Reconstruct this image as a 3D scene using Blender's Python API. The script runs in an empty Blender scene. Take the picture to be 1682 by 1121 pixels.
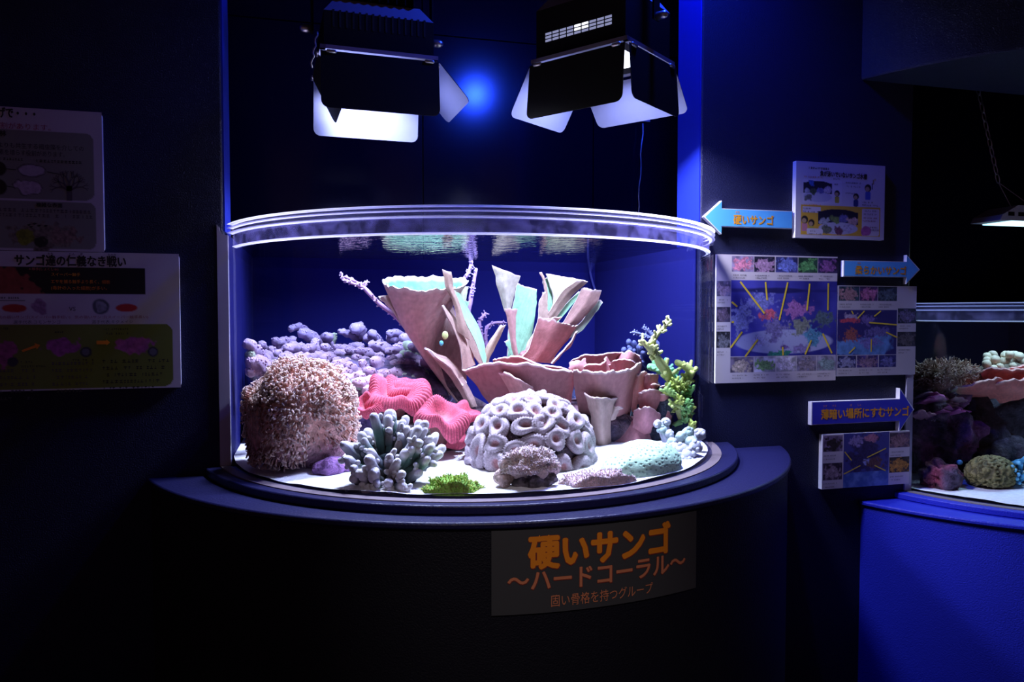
import bpy, bmesh, math, random
import numpy as np
from mathutils import Matrix, Vector, Quaternion
random.seed(7)
RNG = np.random.default_rng(11)
scn = bpy.context.scene
COL = scn.collection
R_ = math.radians

# ------------------------------------------------------------------ camera
CAM = np.array([0.0, -2.35, 1.40]); FPX = 1234.0; PIT = 0.0379; YAW = 0.2591
fw = np.array([math.sin(YAW)*math.cos(PIT), math.cos(YAW)*math.cos(PIT), -math.sin(PIT)])
rt = np.array([math.cos(YAW), -math.sin(YAW), 0.0]); up = np.cross(rt, fw)
cd = bpy.data.cameras.new('camera'); cam = bpy.data.objects.new('camera', cd); COL.objects.link(cam)
cd.sensor_width = 36.0; cd.lens = FPX*36.0/1682.0; cd.clip_start = 0.05
cam.matrix_world = Matrix(((rt[0], up[0], -fw[0], CAM[0]), (rt[1], up[1], -fw[1], CAM[1]), (rt[2], up[2], -fw[2], CAM[2]), (0, 0, 0, 1)))
scn.camera = cam
# ------------------------------------------------------------------ world, exposure, lamps
w = bpy.data.worlds.new('dim_room'); scn.world = w; w.use_nodes = True
w.node_tree.nodes['Background'].inputs[0].default_value = (0.20, 0.10, 0.125, 1)
w.node_tree.nodes['Background'].inputs[1].default_value = 0.25
scn.view_settings.view_transform = 'Standard'; scn.view_settings.look = 'None'
scn.view_settings.exposure = 0.0; scn.view_settings.gamma = 1.0
try: scn.view_settings.use_curve_mapping = False
except Exception: pass
scn.cycles.transparent_max_bounces = 40
scn.cycles.max_bounces = 8
scn.cycles.sample_clamp_indirect = 4.0
scn.cycles.caustics_reflective = False
scn.cycles.caustics_refractive = False

def area_light(name, loc, sx, sy, power, color, direction=(0, 0, -1), spread=180, yaw=0.0):
    d = bpy.data.lights.new(name, 'AREA'); d.shape = 'RECTANGLE'; d.size = sx; d.size_y = sy
    d.energy = power; d.color = color; d.spread = R_(spread)
    o = bpy.data.objects.new(name, d); COL.objects.link(o); o.location = loc
    o.rotation_euler = (Vector(direction).to_track_quat('-Z', 'Y') @ Quaternion((0, 0, 1), yaw)).to_euler(); return o
def spot_light(name, loc, target, power, color, angle, blend=0.6, size=0.03):
    d = bpy.data.lights.new(name, 'SPOT'); d.energy = power; d.color = color; d.spot_size = R_(angle); d.spot_blend = blend
    d.shadow_soft_size = size
    o = bpy.data.objects.new(name, d); COL.objects.link(o); o.location = loc
    o.rotation_euler = (Vector(target)-Vector(loc)).to_track_quat('-Z', 'Y').to_euler(); return o
LAMPC = (0.80, 0.82, 1.0)
area_light('left_flood_light', (0.19, 0.082, 2.168), 0.24, 0.19, 39.0, LAMPC, (0.0, -0.05, -1), 150)
area_light('right_flood_light', (0.876, -0.144, 2.168), 0.22, 0.18, 46.0, LAMPC, (-0.02, 0.06, -1), 150, R_(126.6))
spot_light('blue_room_spot', (1.08, -0.3, 2.88), (0.95, 0.6, 1.6), 75.0, (0.015, 0.06, 1.0), 150, 0.8, 0.05)
area_light('second_tank_led_light', (2.98, 0.12, 1.775), 0.5, 0.14, 15.0, (0.55, 0.85, 1.0), (-0.1, -0.1, -1), 150)

spot_light('added_sign_light', (0.1, -3.0, 2.9), (0.50, -0.68, 0.79), 84.0, (1.0, 0.90, 0.85), 21, 1.0, 0.05)  # unseen lamp added to brighten the plinth lettering

# ------------------------------------------------------------------ pixel -> point at depth Y
def P(x, y, Y):
    d = fw + rt*(x-841.0)/FPX - up*(y-560.5)/FPX
    return CAM + d*((Y-CAM[1])/d[1])

# ------------------------------------------------------------------ materials
def _new(name):
    m = bpy.data.materials.new(name); m.use_nodes = True
    nt = m.node_tree; b = nt.nodes['Principled BSDF']; return m, nt, b
def _bump(nt, b, scale, strength, detail=4.0, dist=0.004, kind='noise'):
    tc = nt.nodes.new('ShaderNodeTexCoord')
    n = nt.nodes.new('ShaderNodeTexNoise' if kind == 'noise' else 'ShaderNodeTexVoronoi')
    n.inputs['Scale'].default_value = scale
    if kind == 'noise': n.inputs['Detail'].default_value = detail
    bp = nt.nodes.new('ShaderNodeBump'); bp.inputs['Strength'].default_value = strength; bp.inputs['Distance'].default_value = dist
    nt.links.new(tc.outputs['Object'], n.inputs['Vector'])
    nt.links.new(n.outputs[0], bp.inputs['Height']); nt.links.new(bp.outputs[0], b.inputs['Normal'])
    return n, tc
def mat(name, col, rough=0.6, bump=None, vary=None, metal=0.0, spec=0.5, kind='noise', dist=0.004):
    m, nt, b = _new(name)
    b.inputs['Base Color'].default_value = (*col, 1); b.inputs['Roughness'].default_value = rough
    b.inputs['Metallic'].default_value = metal; b.inputs['Specular IOR Level'].default_value = spec
    if bump: _bump(nt, b, bump[0], bump[1], dist=dist, kind=kind)
    if vary:
        tc = nt.nodes.new('ShaderNodeTexCoord'); n = nt.nodes.new('ShaderNodeTexNoise'); n.inputs['Scale'].default_value = vary[0]
        n.inputs['Detail'].default_value = 5
        r = nt.nodes.new('ShaderNodeValToRGB'); r.color_ramp.elements[0].position = 0.3; r.color_ramp.elements[1].position = 0.7
        r.color_ramp.elements[0].color = (*col, 1); r.color_ramp.elements[1].color = (*vary[1], 1)
        nt.links.new(tc.outputs['Object'], n.inputs['Vector']); nt.links.new(n.outputs[0], r.inputs[0]); nt.links.new(r.outputs[0], b.inputs['Base Color'])
    return m
def vcmat(name, rough=0.65, bump=(300, 0.4), spec=0.35, mottle=0.25, mscale=90, kind='noise', dist=0.003):
    m, nt, b = _new(name); b.inputs['Roughness'].default_value = rough; b.inputs['Specular IOR Level'].default_value = spec
    a = nt.nodes.new('ShaderNodeAttribute'); a.attribute_name = 'Col'
    tc = nt.nodes.new('ShaderNodeTexCoord'); n = nt.nodes.new('ShaderNodeTexNoise'); n.inputs['Scale'].default_value = mscale
    n.inputs['Detail'].default_value = 3
    mr = nt.nodes.new('ShaderNodeMapRange'); mr.inputs[1].default_value = 0.3; mr.inputs[2].default_value = 0.7
    mr.inputs[3].default_value = 1-mottle; mr.inputs[4].default_value = 1+mottle
    mx = nt.nodes.new('ShaderNodeVectorMath'); mx.operation = 'SCALE'
    nt.links.new(tc.outputs['Object'], n.inputs['Vector']); nt.links.new(n.outputs[0], mr.inputs[0])
    nt.links.new(a.outputs['Color'], mx.inputs[0]); nt.links.new(mr.outputs[0], mx.inputs['Scale'])
    nt.links.new(mx.outputs[0], b.inputs['Base Color'])
    if bump: _bump(nt, b, bump[0], bump[1], dist=dist, kind=kind)
    return m
def emit(name, col, s):
    m, nt, b = _new(name); b.inputs['Base Color'].default_value = (0, 0, 0, 1)
    b.inputs['Emission Color'].default_value = (*col, 1); b.inputs['Emission Strength'].default_value = s; return m
def film(name, tint, amount, diff=(0.8, 0.8, 0.85), noise=None):
    """clear plastic with a little milky scatter"""
    m = bpy.data.materials.new(name); m.use_nodes = True; nt = m.node_tree; nt.nodes.clear()
    out = nt.nodes.new('ShaderNodeOutputMaterial'); mix = nt.nodes.new('ShaderNodeMixShader'); t = nt.nodes.new('ShaderNodeBsdfTransparent')
    t.inputs[0].default_value = (*tint, 1); d = nt.nodes.new('ShaderNodeBsdfDiffuse'); d.inputs[0].default_value = (*diff, 1)
    tr = nt.nodes.new('ShaderNodeBsdfTranslucent'); tr.inputs[0].default_value = (*diff, 1); m2 = nt.nodes.new('ShaderNodeMixShader'); m2.inputs[0].default_value = 0.5
    nt.links.new(d.outputs[0], m2.inputs[1]); nt.links.new(tr.outputs[0], m2.inputs[2]); mix.inputs[0].default_value = amount
    nt.links.new(t.outputs[0], mix.inputs[1]); nt.links.new(m2.outputs[0], mix.inputs[2]); nt.links.new(mix.outputs[0], out.inputs[0])
    if noise:
        tc = nt.nodes.new('ShaderNodeTexCoord'); n = nt.nodes.new('ShaderNodeTexNoise'); n.inputs['Scale'].default_value = noise[0]; n.inputs['Detail'].default_value = 5
        mr = nt.nodes.new('ShaderNodeMapRange'); mr.inputs[1].default_value = 0.4; mr.inputs[2].default_value = 0.75; mr.inputs[3].default_value = amount*noise[1]; mr.inputs[4].default_value = amount*noise[2]
        nt.links.new(tc.outputs['Object'], n.inputs['Vector']); nt.links.new(n.outputs[0], mr.inputs[0]); nt.links.new(mr.outputs[0], mix.inputs[0])
    return m
def clear(name, tint=(1, 1, 1), ior=1.25, rough=0.02, bump=None, absorb=None, sheet_=False):
    """clear, thin-walled: transparent straight through, mirror by Fresnel"""
    m = bpy.data.materials.new(name); m.use_nodes = True; nt = m.node_tree; nt.nodes.clear()
    out = nt.nodes.new('ShaderNodeOutputMaterial'); mix = nt.nodes.new('ShaderNodeMixShader')
    t = nt.nodes.new('ShaderNodeBsdfTransparent'); t.inputs[0].default_value = (*tint, 1)
    g = nt.nodes.new('ShaderNodeBsdfGlossy'); g.inputs['Roughness'].default_value = rough
    f = nt.nodes.new('ShaderNodeFresnel'); f.inputs['IOR'].default_value = ior
    if sheet_:
        lw = nt.nodes.new('ShaderNodeLayerWeight'); lw.inputs[0].default_value = 0.5; pw = nt.nodes.new('ShaderNodeMath'); pw.operation = 'POWER'; pw.inputs[1].default_value = 7.0
        ml = nt.nodes.new('ShaderNodeMath'); ml.operation = 'MULTIPLY_ADD'; ml.inputs[1].default_value = 0.45; ml.inputs[2].default_value = 0.012
        nt.links.new(lw.outputs['Facing'], pw.inputs[0]); nt.links.new(pw.outputs[0], ml.inputs[0]); fo = ml.outputs[0]
    else: fo = f.outputs[0]
    nt.links.new(fo, mix.inputs[0]); nt.links.new(t.outputs[0], mix.inputs[1]); nt.links.new(g.outputs[0], mix.inputs[2])
    nt.links.new(mix.outputs[0], out.inputs[0])
    if bump:
        tc = nt.nodes.new('ShaderNodeTexCoord'); mp = nt.nodes.new('ShaderNodeMapping'); mp.inputs['Scale'].default_value = bump[2]
        n = nt.nodes.new('ShaderNodeTexNoise'); n.inputs['Scale'].default_value = bump[0]; n.inputs['Detail'].default_value = 3
        bp = nt.nodes.new('ShaderNodeBump'); bp.inputs['Strength'].default_value = bump[1]; bp.inputs['Distance'].default_value = 0.01
        nt.links.new(tc.outputs['Object'], mp.inputs[0]); nt.links.new(mp.outputs[0], n.inputs['Vector'])
        nt.links.new(n.outputs[0], bp.inputs['Height'])
        nt.links.new(bp.outputs[0], g.inputs['Normal']); nt.links.new(bp.outputs[0], f.inputs['Normal'])
    if absorb:
        v = nt.nodes.new('ShaderNodeVolumeAbsorption'); v.inputs[0].default_value = (*absorb[0], 1); v.inputs[1].default_value = absorb[1]
        nt.links.new(v.outputs[0], out.inputs['Volume'])
    return m

M = {}
M['wall'] = mat('navy_textured_paint', (0.0045, 0.0062, 0.040), 0.55, (260, 0.8), spec=0.3)
M['wallbright'] = mat('royal_blue_paint', (0.015, 0.022, 0.42), 0.45, (220, 0.5), spec=0.3)
M['jamb'] = mat('smooth_blue_paint', (0.010, 0.022, 0.34), 0.5, spec=0.15)
M['plinthbody'] = mat('black_blue_laminate', (0.0035, 0.0035, 0.010), 0.6, (240, 0.5), spec=0.3)
M['lamptop'] = mat('lightened_lamp_top', (0.22, 0.22, 0.25), 0.6)  # slope paler than the black case: its light put into the colour
M['dark'] = mat('black_paint', (0.006, 0.006, 0.012), 0.6)
M['gloss'] = mat('glossy_dark_panel', (0.004, 0.004, 0.016), 0.17, spec=0.42)
M['floor'] = mat('dark_carpet', (0.012, 0.012, 0.02), 0.9, (300, 0.4))
M['plinth'] = mat('dark_blue_laminate', (0.010, 0.010, 0.052), 0.38, (170, 0.35), spec=0.3)
M['ring'] = mat('rubber_gasket', (0.16, 0.12, 0.14), 0.5)
M['acryl'] = clear('clear_acrylic', (0.985, 0.985, 1.0), 1.16, sheet_=True)
M['edge'] = film('white_edge_glow', (1, 1, 1), 0.97, (0.95, 0.95, 1.0))  # near-opaque white stands in for light glowing along the acrylic edges
M['salt'] = film('salt_spray_film', (0.95, 0.95, 1.0), 0.10, (0.45, 0.42, 0.9), noise=(30, 0.4, 2.2))
M['flange'] = film('acrylic_flange', (0.85, 0.85, 1.0), 0.06, (0.5, 0.5, 0.95))
M['endstrip'] = mat('grey_acrylic_end', (0.42, 0.40, 0.5), 0.3)
M['tankback'] = mat('deep_blue_tank_back', (0.0085, 0.0095, 0.098), 0.7, spec=0.05)
M['tank2back'] = mat('dark_tank_back', (0.006, 0.010, 0.05), 0.6)
M['water'] = clear('aquarium_water_surface', (0.95, 0.97, 1.0), 1.33, 0.0, (26, 0.25, (1, 1, 1)))
M['watervol'] = clear('aquarium_water', (1, 1, 1), 1.0, 0.0, None, ((0.25, 0.55, 1.0), 0.22))
M['sand'] = mat('white_coral_sand', (0.92, 0.91, 0.92), 0.8, (420, 0.6), (60, (0.76, 0.74, 0.78)))
M['case'] = mat('black_lamp_case', (0.006, 0.005, 0.005), 0.7, spec=0.1)
M['doorin'] = mat('grey_painted_lamp_door', (0.042, 0.050, 0.125), 0.5, (40, 0.1))
M['alu'] = mat('bare_aluminium', (0.45, 0.45, 0.5), 0.35, metal=0.7)
M['steel'] = mat('steel', (0.5, 0.5, 0.52), 0.3, metal=0.9)
M['board'] = mat('white_foam_board', (0.80, 0.77, 0.80), 0.6)
M['print'] = vcmat('printed_paper', 0.55, None, 0.3, 0.0)
M['black'] = mat('black_ink', (0.01, 0.01, 0.012), 0.6)
M['grey_ink'] = mat('grey_ink', (0.07, 0.06, 0.07), 0.6)
M['orange'] = mat('orange_ink', (0.80, 0.24, 0.01), 0.6)
M['orange2'] = mat('amber_ink', (0.85, 0.36, 0.02), 0.6)
M['redink'] = mat('dark_red_ink', (0.22, 0.03, 0.02), 0.6)
M['salmon'] = mat('salmon_ink', (0.62, 0.20, 0.10), 0.6)
M['maroon'] = mat('maroon_ink', (0.30, 0.02, 0.06), 0.6)
M['white_ink'] = mat('white_ink', (0.7, 0.68, 0.66), 0.6)
M['yellow'] = mat('yellow_tape', (0.75, 0.55, 0.04), 0.6)
M['arrowblue'] = mat('sky_blue_sign', (0.10, 0.46, 0.92), 0.5)
M['arrowdeep'] = mat('deep_blue_sign', (0.03, 0.035, 0.55), 0.5)
M['signgrey'] = mat('pale_grey_sign', (0.045, 0.046, 0.054), 0.55)
M['coral'] = vcmat('coral_skin', mottle=0.12, mscale=60)
M['coralfine'] = vcmat('coral_polyp_skin', 0.6, (700, 0.8), 0.3, 0.3, 220)
M['rock'] = vcmat('reef_rock', 0.85, (120, 0.9), 0.2, 0.5, 40, dist=0.01)
M['tent'] = vcmat('coral_tentacle_skin', 0.45, None, 0.4, 0.15, 60)
_nt = M['tent'].node_tree; _b = _nt.nodes['Principled BSDF']; _t = _nt.nodes.new('ShaderNodeBsdfTranslucent'); _m = _nt.nodes.new('ShaderNodeMixShader'); _m.inputs[0].default_value = 0.4
_nt.links.new(_b.inputs['Base Color'].links[0].from_socket, _t.inputs[0]); _nt.links.new(_b.outputs[0], _m.inputs[1]); _nt.links.new(_t.outputs[0], _m.inputs[2]); _nt.links.new(_m.outputs[0], _nt.nodes['Material Output'].inputs[0])

# ------------------------------------------------------------------ mesh builder
def vnoise(p, seed=0):
    p = np.asarray(p, float); i = np.floor(p).astype(np.int64); f = p-i; f = f*f*(3-2*f)
    def h(a, b, c):
        n = (a*374761393 + b*668265263 + c*2147483647 + seed*974634777) & 0x7fffffff
        n = ((n ^ (n >> 13))*1274126177) & 0x7fffffff
        n = (n ^ (n >> 16)) & 0xffffff
        return n/float(0xffffff)
    x, y, z = i[..., 0], i[..., 1], i[..., 2]; fx, fy, fz = f[..., 0], f[..., 1], f[..., 2]
    def l(a, b, t): return a+(b-a)*t
    return l(l(l(h(x, y, z), h(x+1, y, z), fx), l(h(x, y+1, z), h(x+1, y+1, z), fx), fy),
             l(l(h(x, y, z+1), h(x+1, y, z+1), fx), l(h(x, y+1, z+1), h(x+1, y+1, z+1), fx), fy), fz)*2-1
def fbm(p, o=3, seed=0):
    p = np.asarray(p, float); a = 0.0; s = 1.0
    for k in range(o): a = a+s*vnoise(p*(2**k), seed+k); s *= 0.5
    return a

class MB:
    def __init__(self): self.v = []; self.c = []; self.f = []; self.n = 0; self.mi = []
    def add(self, v, f, c=(0.5, 0.5, 0.5), mi=0):
        v = np.asarray(v, float).reshape(-1, 3); c = np.asarray(c, float)
        if c.ndim == 1: c = np.tile(c, (len(v), 1))
        self.v.append(v); self.c.append(c.reshape(-1, 3)); self.f += [tuple(int(i)+self.n for i in q) for q in f]
        self.mi += [mi]*len(f); self.n += len(v); return self
    def grid(self, G, c=(0.5, 0.5, 0.5), wu=False, wv=False, mi=0, flip=False):
        """G[nu, nv, 3]"""
        nu, nv = G.shape[:2]; f = []
        for i in range(nu if wu else nu-1):
            i2 = (i+1) % nu
            for j in range(nv if wv else nv-1):
                j2 = (j+1) % nv
                q = (i*nv+j, i*nv+j2, i2*nv+j2, i2*nv+j)
                f.append(q[::-1] if flip else q)
        c = np.asarray(c, float)
        return self.add(G.reshape(-1, 3), f, c.reshape(-1, 3) if c.ndim > 1 else c, mi)
    def box(self, lo, hi, c=(0.5, 0.5, 0.5), mi=0):
        (a, b, d), (e, g, h) = lo, hi
        v = [(a, b, d), (e, b, d), (e, g, d), (a, g, d), (a, b, h), (e, b, h), (e, g, h), (a, g, h)]
        return self.add(v, [(0, 3, 2, 1), (4, 5, 6, 7), (0, 1, 5, 4), (1, 2, 6, 5), (2, 3, 7, 6), (3, 0, 4, 7)], c, mi)
    def obox(self, o, ax, ay, az, c=(0.5, 0.5, 0.5), mi=0):
        o, ax, ay, az = (np.asarray(t, float) for t in (o, ax, ay, az))
        v = [o, o+ax, o+ax+ay, o+ay, o+az, o+ax+az, o+ax+ay+az, o+ay+az]
        return self.add(v, [(0, 3, 2, 1), (4, 5, 6, 7), (0, 1, 5, 4), (1, 2, 6, 5), (2, 3, 7, 6), (3, 0, 4, 7)], c, mi)
    def tube(self, pts, rad, n=8, c=(0.5, 0.5, 0.5), tip=True, lump=0.0, ls=40.0, seed=0, base=False):
        pts = np.asarray(pts, float); N = len(pts); rad = np.broadcast_to(np.asarray(rad, float), (N,)).copy()
        c = np.asarray(c, float); c = np.tile(c, (N, 1)) if c.ndim == 1 else c.copy()
        if tip:
            d = pts[-1]-pts[-2]; d = d/(np.linalg.norm(d)+1e-9); r = rad[-1]
            ex = [pts[-1]+d*r*0.55, pts[-1]+d*r*0.9, pts[-1]+d*r*1.02]
            pts = np.vstack([pts, ex]); rad = np.concatenate([rad, [r*0.83, r*0.45, r*0.02]]); c = np.vstack([c, c[-1:], c[-1:], c[-1:]])
        if base:
            d = pts[0]-pts[1]; d = d/(np.linalg.norm(d)+1e-9); r = rad[0]
            pts = np.vstack([pts[0]+d*r*0.5, pts]); rad = np.concatenate([[r*0.02], rad]); c = np.vstack([c[:1], c])
        N = len(pts); T = np.gradient(pts, axis=0); T /= (np.linalg.norm(T, axis=1, keepdims=True)+1e-9)
        ref = np.array([0, 0, 1.0]) if abs(T[0][2]) < 0.9 else np.array([1.0, 0, 0])
        U = np.cross(T[0], ref); U /= np.linalg.norm(U); a = np.arange(n)*2*math.pi/n
        G = np.zeros((N, n, 3))
        for i in range(N):
            U = U-T[i]*np.dot(U, T[i]); U /= (np.linalg.norm(U)+1e-9); V = np.cross(T[i], U)
            G[i] = pts[i]+rad[i]*(np.cos(a)[:, None]*U+np.sin(a)[:, None]*V)
        if lump:
            k = 1+lump*fbm(G*ls, 2, seed); G = pts[:, None]+(G-pts[:, None])*k[..., None]
        return self.grid(G, np.repeat(c[:, None], n, 1), wv=True)
    def blob(self, ctr, rad, nu=24, nv=16, amp=0.15, sc=8.0, c=(0.5, 0.5, 0.5), seed=0, zmin=None, colfn=None):
        th = np.linspace(0, math.pi, nv); ph = np.arange(nu)*2*math.pi/nu
        D = np.stack([np.sin(th)[:, None]*np.cos(ph)[None], np.sin(th)[:, None]*np.sin(ph)[None], np.repeat(np.cos(th)[:, None], nu, 1)], -1)
        G = D*np.asarray(rad); r = 1+amp*fbm((G+np.asarray(ctr))*sc, 3, seed); G = G*r[..., None]+np.asarray(ctr)
        if zmin is not None: G[..., 2] = np.maximum(G[..., 2], zmin)
        if colfn is not None: c = colfn(G, D, r)
        return self.grid(G, c, wv=True, flip=False)
    def build(self, name, m, parent=None, smooth=True):
        me = bpy.data.meshes.new(name); V = np.concatenate(self.v) if self.v else np.zeros((0, 3))
        me.from_pydata(V.tolist(), [], self.f)
        ca = me.color_attributes.new('Col', 'FLOAT_COLOR', 'POINT'); C = np.concatenate(self.c)
        ca.data.foreach_set('color', np.concatenate([C, np.ones((len(C), 1))], 1).astype(np.float32).ravel())
        for mm in (m if isinstance(m, (list, tuple)) else [m]): me.materials.append(mm)
        if any(self.mi): me.polygons.foreach_set('material_index', np.array(self.mi, dtype=np.int32))
        if smooth: me.polygons.foreach_set('use_smooth', np.ones(len(me.polygons), dtype=bool))
        bm = bmesh.new(); bm.from_mesh(me); bmesh.ops.recalc_face_normals(bm, faces=bm.faces); bm.to_mesh(me); bm.free()
        me.update()
        o = bpy.data.objects.new(name, me); COL.objects.link(o)
        if parent is not None: o.parent = parent; o.matrix_parent_inverse = parent.matrix_world.inverted()
        return o

def tag(o, label, cat, group=None, kind=None):
    o['label'] = label; o['category'] = cat
    if group: o['group'] = group
    if kind: o['kind'] = kind
    return o
def thing(name, label, cat, loc=(0, 0, 0), group=None):
    o = bpy.data.objects.new(name, None); COL.objects.link(o); o.empty_display_size = 0.05
    o.location = loc; o.matrix_world = Matrix.Translation(Vector(loc)); return tag(o, label, cat, group)
def struct(o): o['kind'] = 'structure'; return o
def stuff(o): o['kind'] = 'stuff'; return o
def autosmooth(o, ang=35):
    me = o.data; bm = bmesh.new(); bm.from_mesh(me)
    for e in bm.edges:
        if len(e.link_faces) == 2 and e.calc_face_angle(0) > R_(ang): e.smooth = False
    bm.to_mesh(me); bm.free(); return o
def bevel(o, wdt, seg=2):
    b = o.modifiers.new('edge', 'BEVEL'); b.width = wdt; b.segments = seg; b.limit_method = 'ANGLE'; return o
def arc(cx, cy, R, a0, a1, n):
    a = np.linspace(a0, a1, n); return np.stack([cx+R*np.cos(a), cy-R*np.sin(a)], 1)
def ring_solid(mb, inner, outer, z0, z1, c=(0.5, 0.5, 0.5), mi=0, closed=False):
    """solid between two plan curves of the same length, from z0 to z1"""
    def row(p, z): return np.column_stack([p, np.full(len(p), z)])
    G = np.stack([row(outer, z0), row(outer, z1), row(inner, z1), row(inner, z0)], 1)
    mb.grid(G, c, wu=closed, wv=True, mi=mi)
    if not closed:
        for k in (0, -1): mb.add(G[k], [(0, 1, 2, 3)], c, mi)
    return mb
def slab(mb, outline, z0, z1, c=(0.5, 0.5, 0.5), mi=0):
    n = len(outline); o = np.asarray(outline)
    v = np.vstack([np.column_stack([o, np.full(n, z0)]), np.column_stack([o, np.full(n, z1)])])
    f = [tuple(range(n))[::-1], tuple(range(n, 2*n))]+[(i, (i+1) % n, n+(i+1) % n, n+i) for i in range(n)]
    return mb.add(v, f, c, mi)

def PI(x, y, Y, lim=0.770):
    """as P, but slid back along the line of sight until it lies inside the curved front sheet"""
    for k in range(60):
        q = P(x, y, Y+k*0.012)
        if q[1] > 0.213 and abs(q[0]-0.54) < lim: return q
        if math.hypot(q[0]-0.54, q[1]-0.213) < lim: return q
    q = P(x, y, 0.1); q[0] = min(max(q[0], 0.54-lim), 0.54+lim); return q
# ================================================================== SETTING
TZ = 0.9485; RIM = 1.656; WATER = 1.588
TC = (0.54, 0.213); TR = 0.8065          # tank circle (outer face)
Z2 = -0.222                              # second tank sits lower
T2 = (2.965, 0.213)
X0, X1 = -0.25, 1.295; X2 = 2.169; JD = 0.165; CEIL = 3.3
def wall_box(name, lo, hi, m='wall'):
    return struct(MB().box(lo, hi).build(name, M[m], smooth=False))
wall_box('floor', (-3, -4.2, -0.05), (5.5, 1.35, 0), 'floor')
wall_box('ceiling', (-3, -4.2, CEIL), (5.5, 1.35, CEIL+0.05), 'dark')
struct(MB().box((X0-0.002, 0.004, WATER+0.05), (X0+0.004, JD, CEIL)).build('trim_2', M['jamb'], smooth=False)); struct(MB().box((X1-0.004, 0.004, WATER+0.05), (X1+0.002, JD, CEIL)).build('trim_3', M['jamb'], smooth=False))
bevel(wall_box('wall_left', (-3, 0, 0), (X0, JD, CEIL)), 0.006)
bevel(wall_box('wall_middle', (X1, 0, 0), (X2, JD, CEIL)), 0.006)
wall_box('wall_right', (4.0, 0, 0), (5.5, JD, CEIL))
wall_box('wall_under_left', (X0, 0.0, 0), (X1, 0.12, 0.9))
wall_box('wall_light_stop', (2.12, JD, 0), (2.15, 1.2, CEIL), 'dark')  # unseen divider added to keep the lamps from spilling onto the second tank
wall_box('wall_side', (-1.6, JD, 0), (-1.55, 1.2, CEIL), 'dark')
wall_box('wall_far_right', (5.45, JD, 0), (5.5, 1.2, CEIL), 'dark')
wb = wall_box('wall_back', (-1.6, 1.23, 0), (5.5, 1.33, CEIL), 'dark')
seams = [-1.6, -0.45, 0.508, 1.36, 2.12, 3.2, 4.5, 5.45]
for i in range(len(seams)-1):
    for z0, z1 in ((0.0, 2.70), (2.706, CEIL)):
        p = MB().box((seams[i]+0.003, 1.2, z0), (seams[i+1]-0.003, 1.23, z1)).build('panel', M['gloss'], wb, smooth=False)

# canopy curving out above the second tank
cv = MB(); o = arc(2.97, 0.401, 1.108, math.pi+0.35, -0.35, 60)
inn = arc(2.97, 0.213, 0.80, math.pi+0.27, -0.27, 60)
o = [p for p in o if p[1] <= 0.02]; a0 = o[0]; a1 = o[-1]
slab(cv, o, 2.245, CEIL)
can = struct(cv.build('trim_1', M['wall'], smooth=False)); bevel(can, 0.008); can['label'] = 'curved dark blue canopy above the second aquarium'

# ------------------------------------------------------------------ plinths
def plinth(name, label, cx, m_top, m_body, dz, x_lo, x_hi):
    t = thing(name, label, 'pedestal', (cx, -0.3, 0))
    def clip(cxx, cyy, R):
        h = math.sqrt(R*R-(cyy+0.0)**2); a = math.asin(cyy/R)
        p = arc(cxx, cyy, R, math.pi-a, a, 72); return p
    dx = cx-0.54
    body = clip(0.579+dx, 0.401, 1.110); top = clip(0.579+dx, 0.401, 1.120)
    b = MB(); slab(b, body, 0.0, 0.905+dz); autosmooth(b.build('body', M[m_body], t))
    b = MB(); slab(b, top, 0.905+dz, 0.922+dz); bevel(autosmooth(b.build('top', M[m_top], t)), 0.005)
    b = MB(); slab(b, clip(0.55+dx, 0.24, 0.893), 0.922+dz, 0.945+dz); bevel(autosmooth(b.build('upper_step', M[m_top], t)), 0.004)
    b = MB(); ring_solid(b, clip(TC[0]+dx, TC[1], TR+0.001), clip(TC[0]+dx, TC[1], TR+0.030), 0.945+dz, TZ-0.001+dz)
    autosmooth(b.build('gasket_ring', M['ring'], t)); return t
plinth('curved_plinth', 'dark blue curved plinth under the bright central aquarium', 0.54, 'plinth', 'plinthbody', 0, X0, X1)
plinth('curved_plinth', 'royal blue curved plinth under the dim aquarium at the right edge', T2[0], 'wallbright', 'wallbright', Z2, X2, 4)

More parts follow.
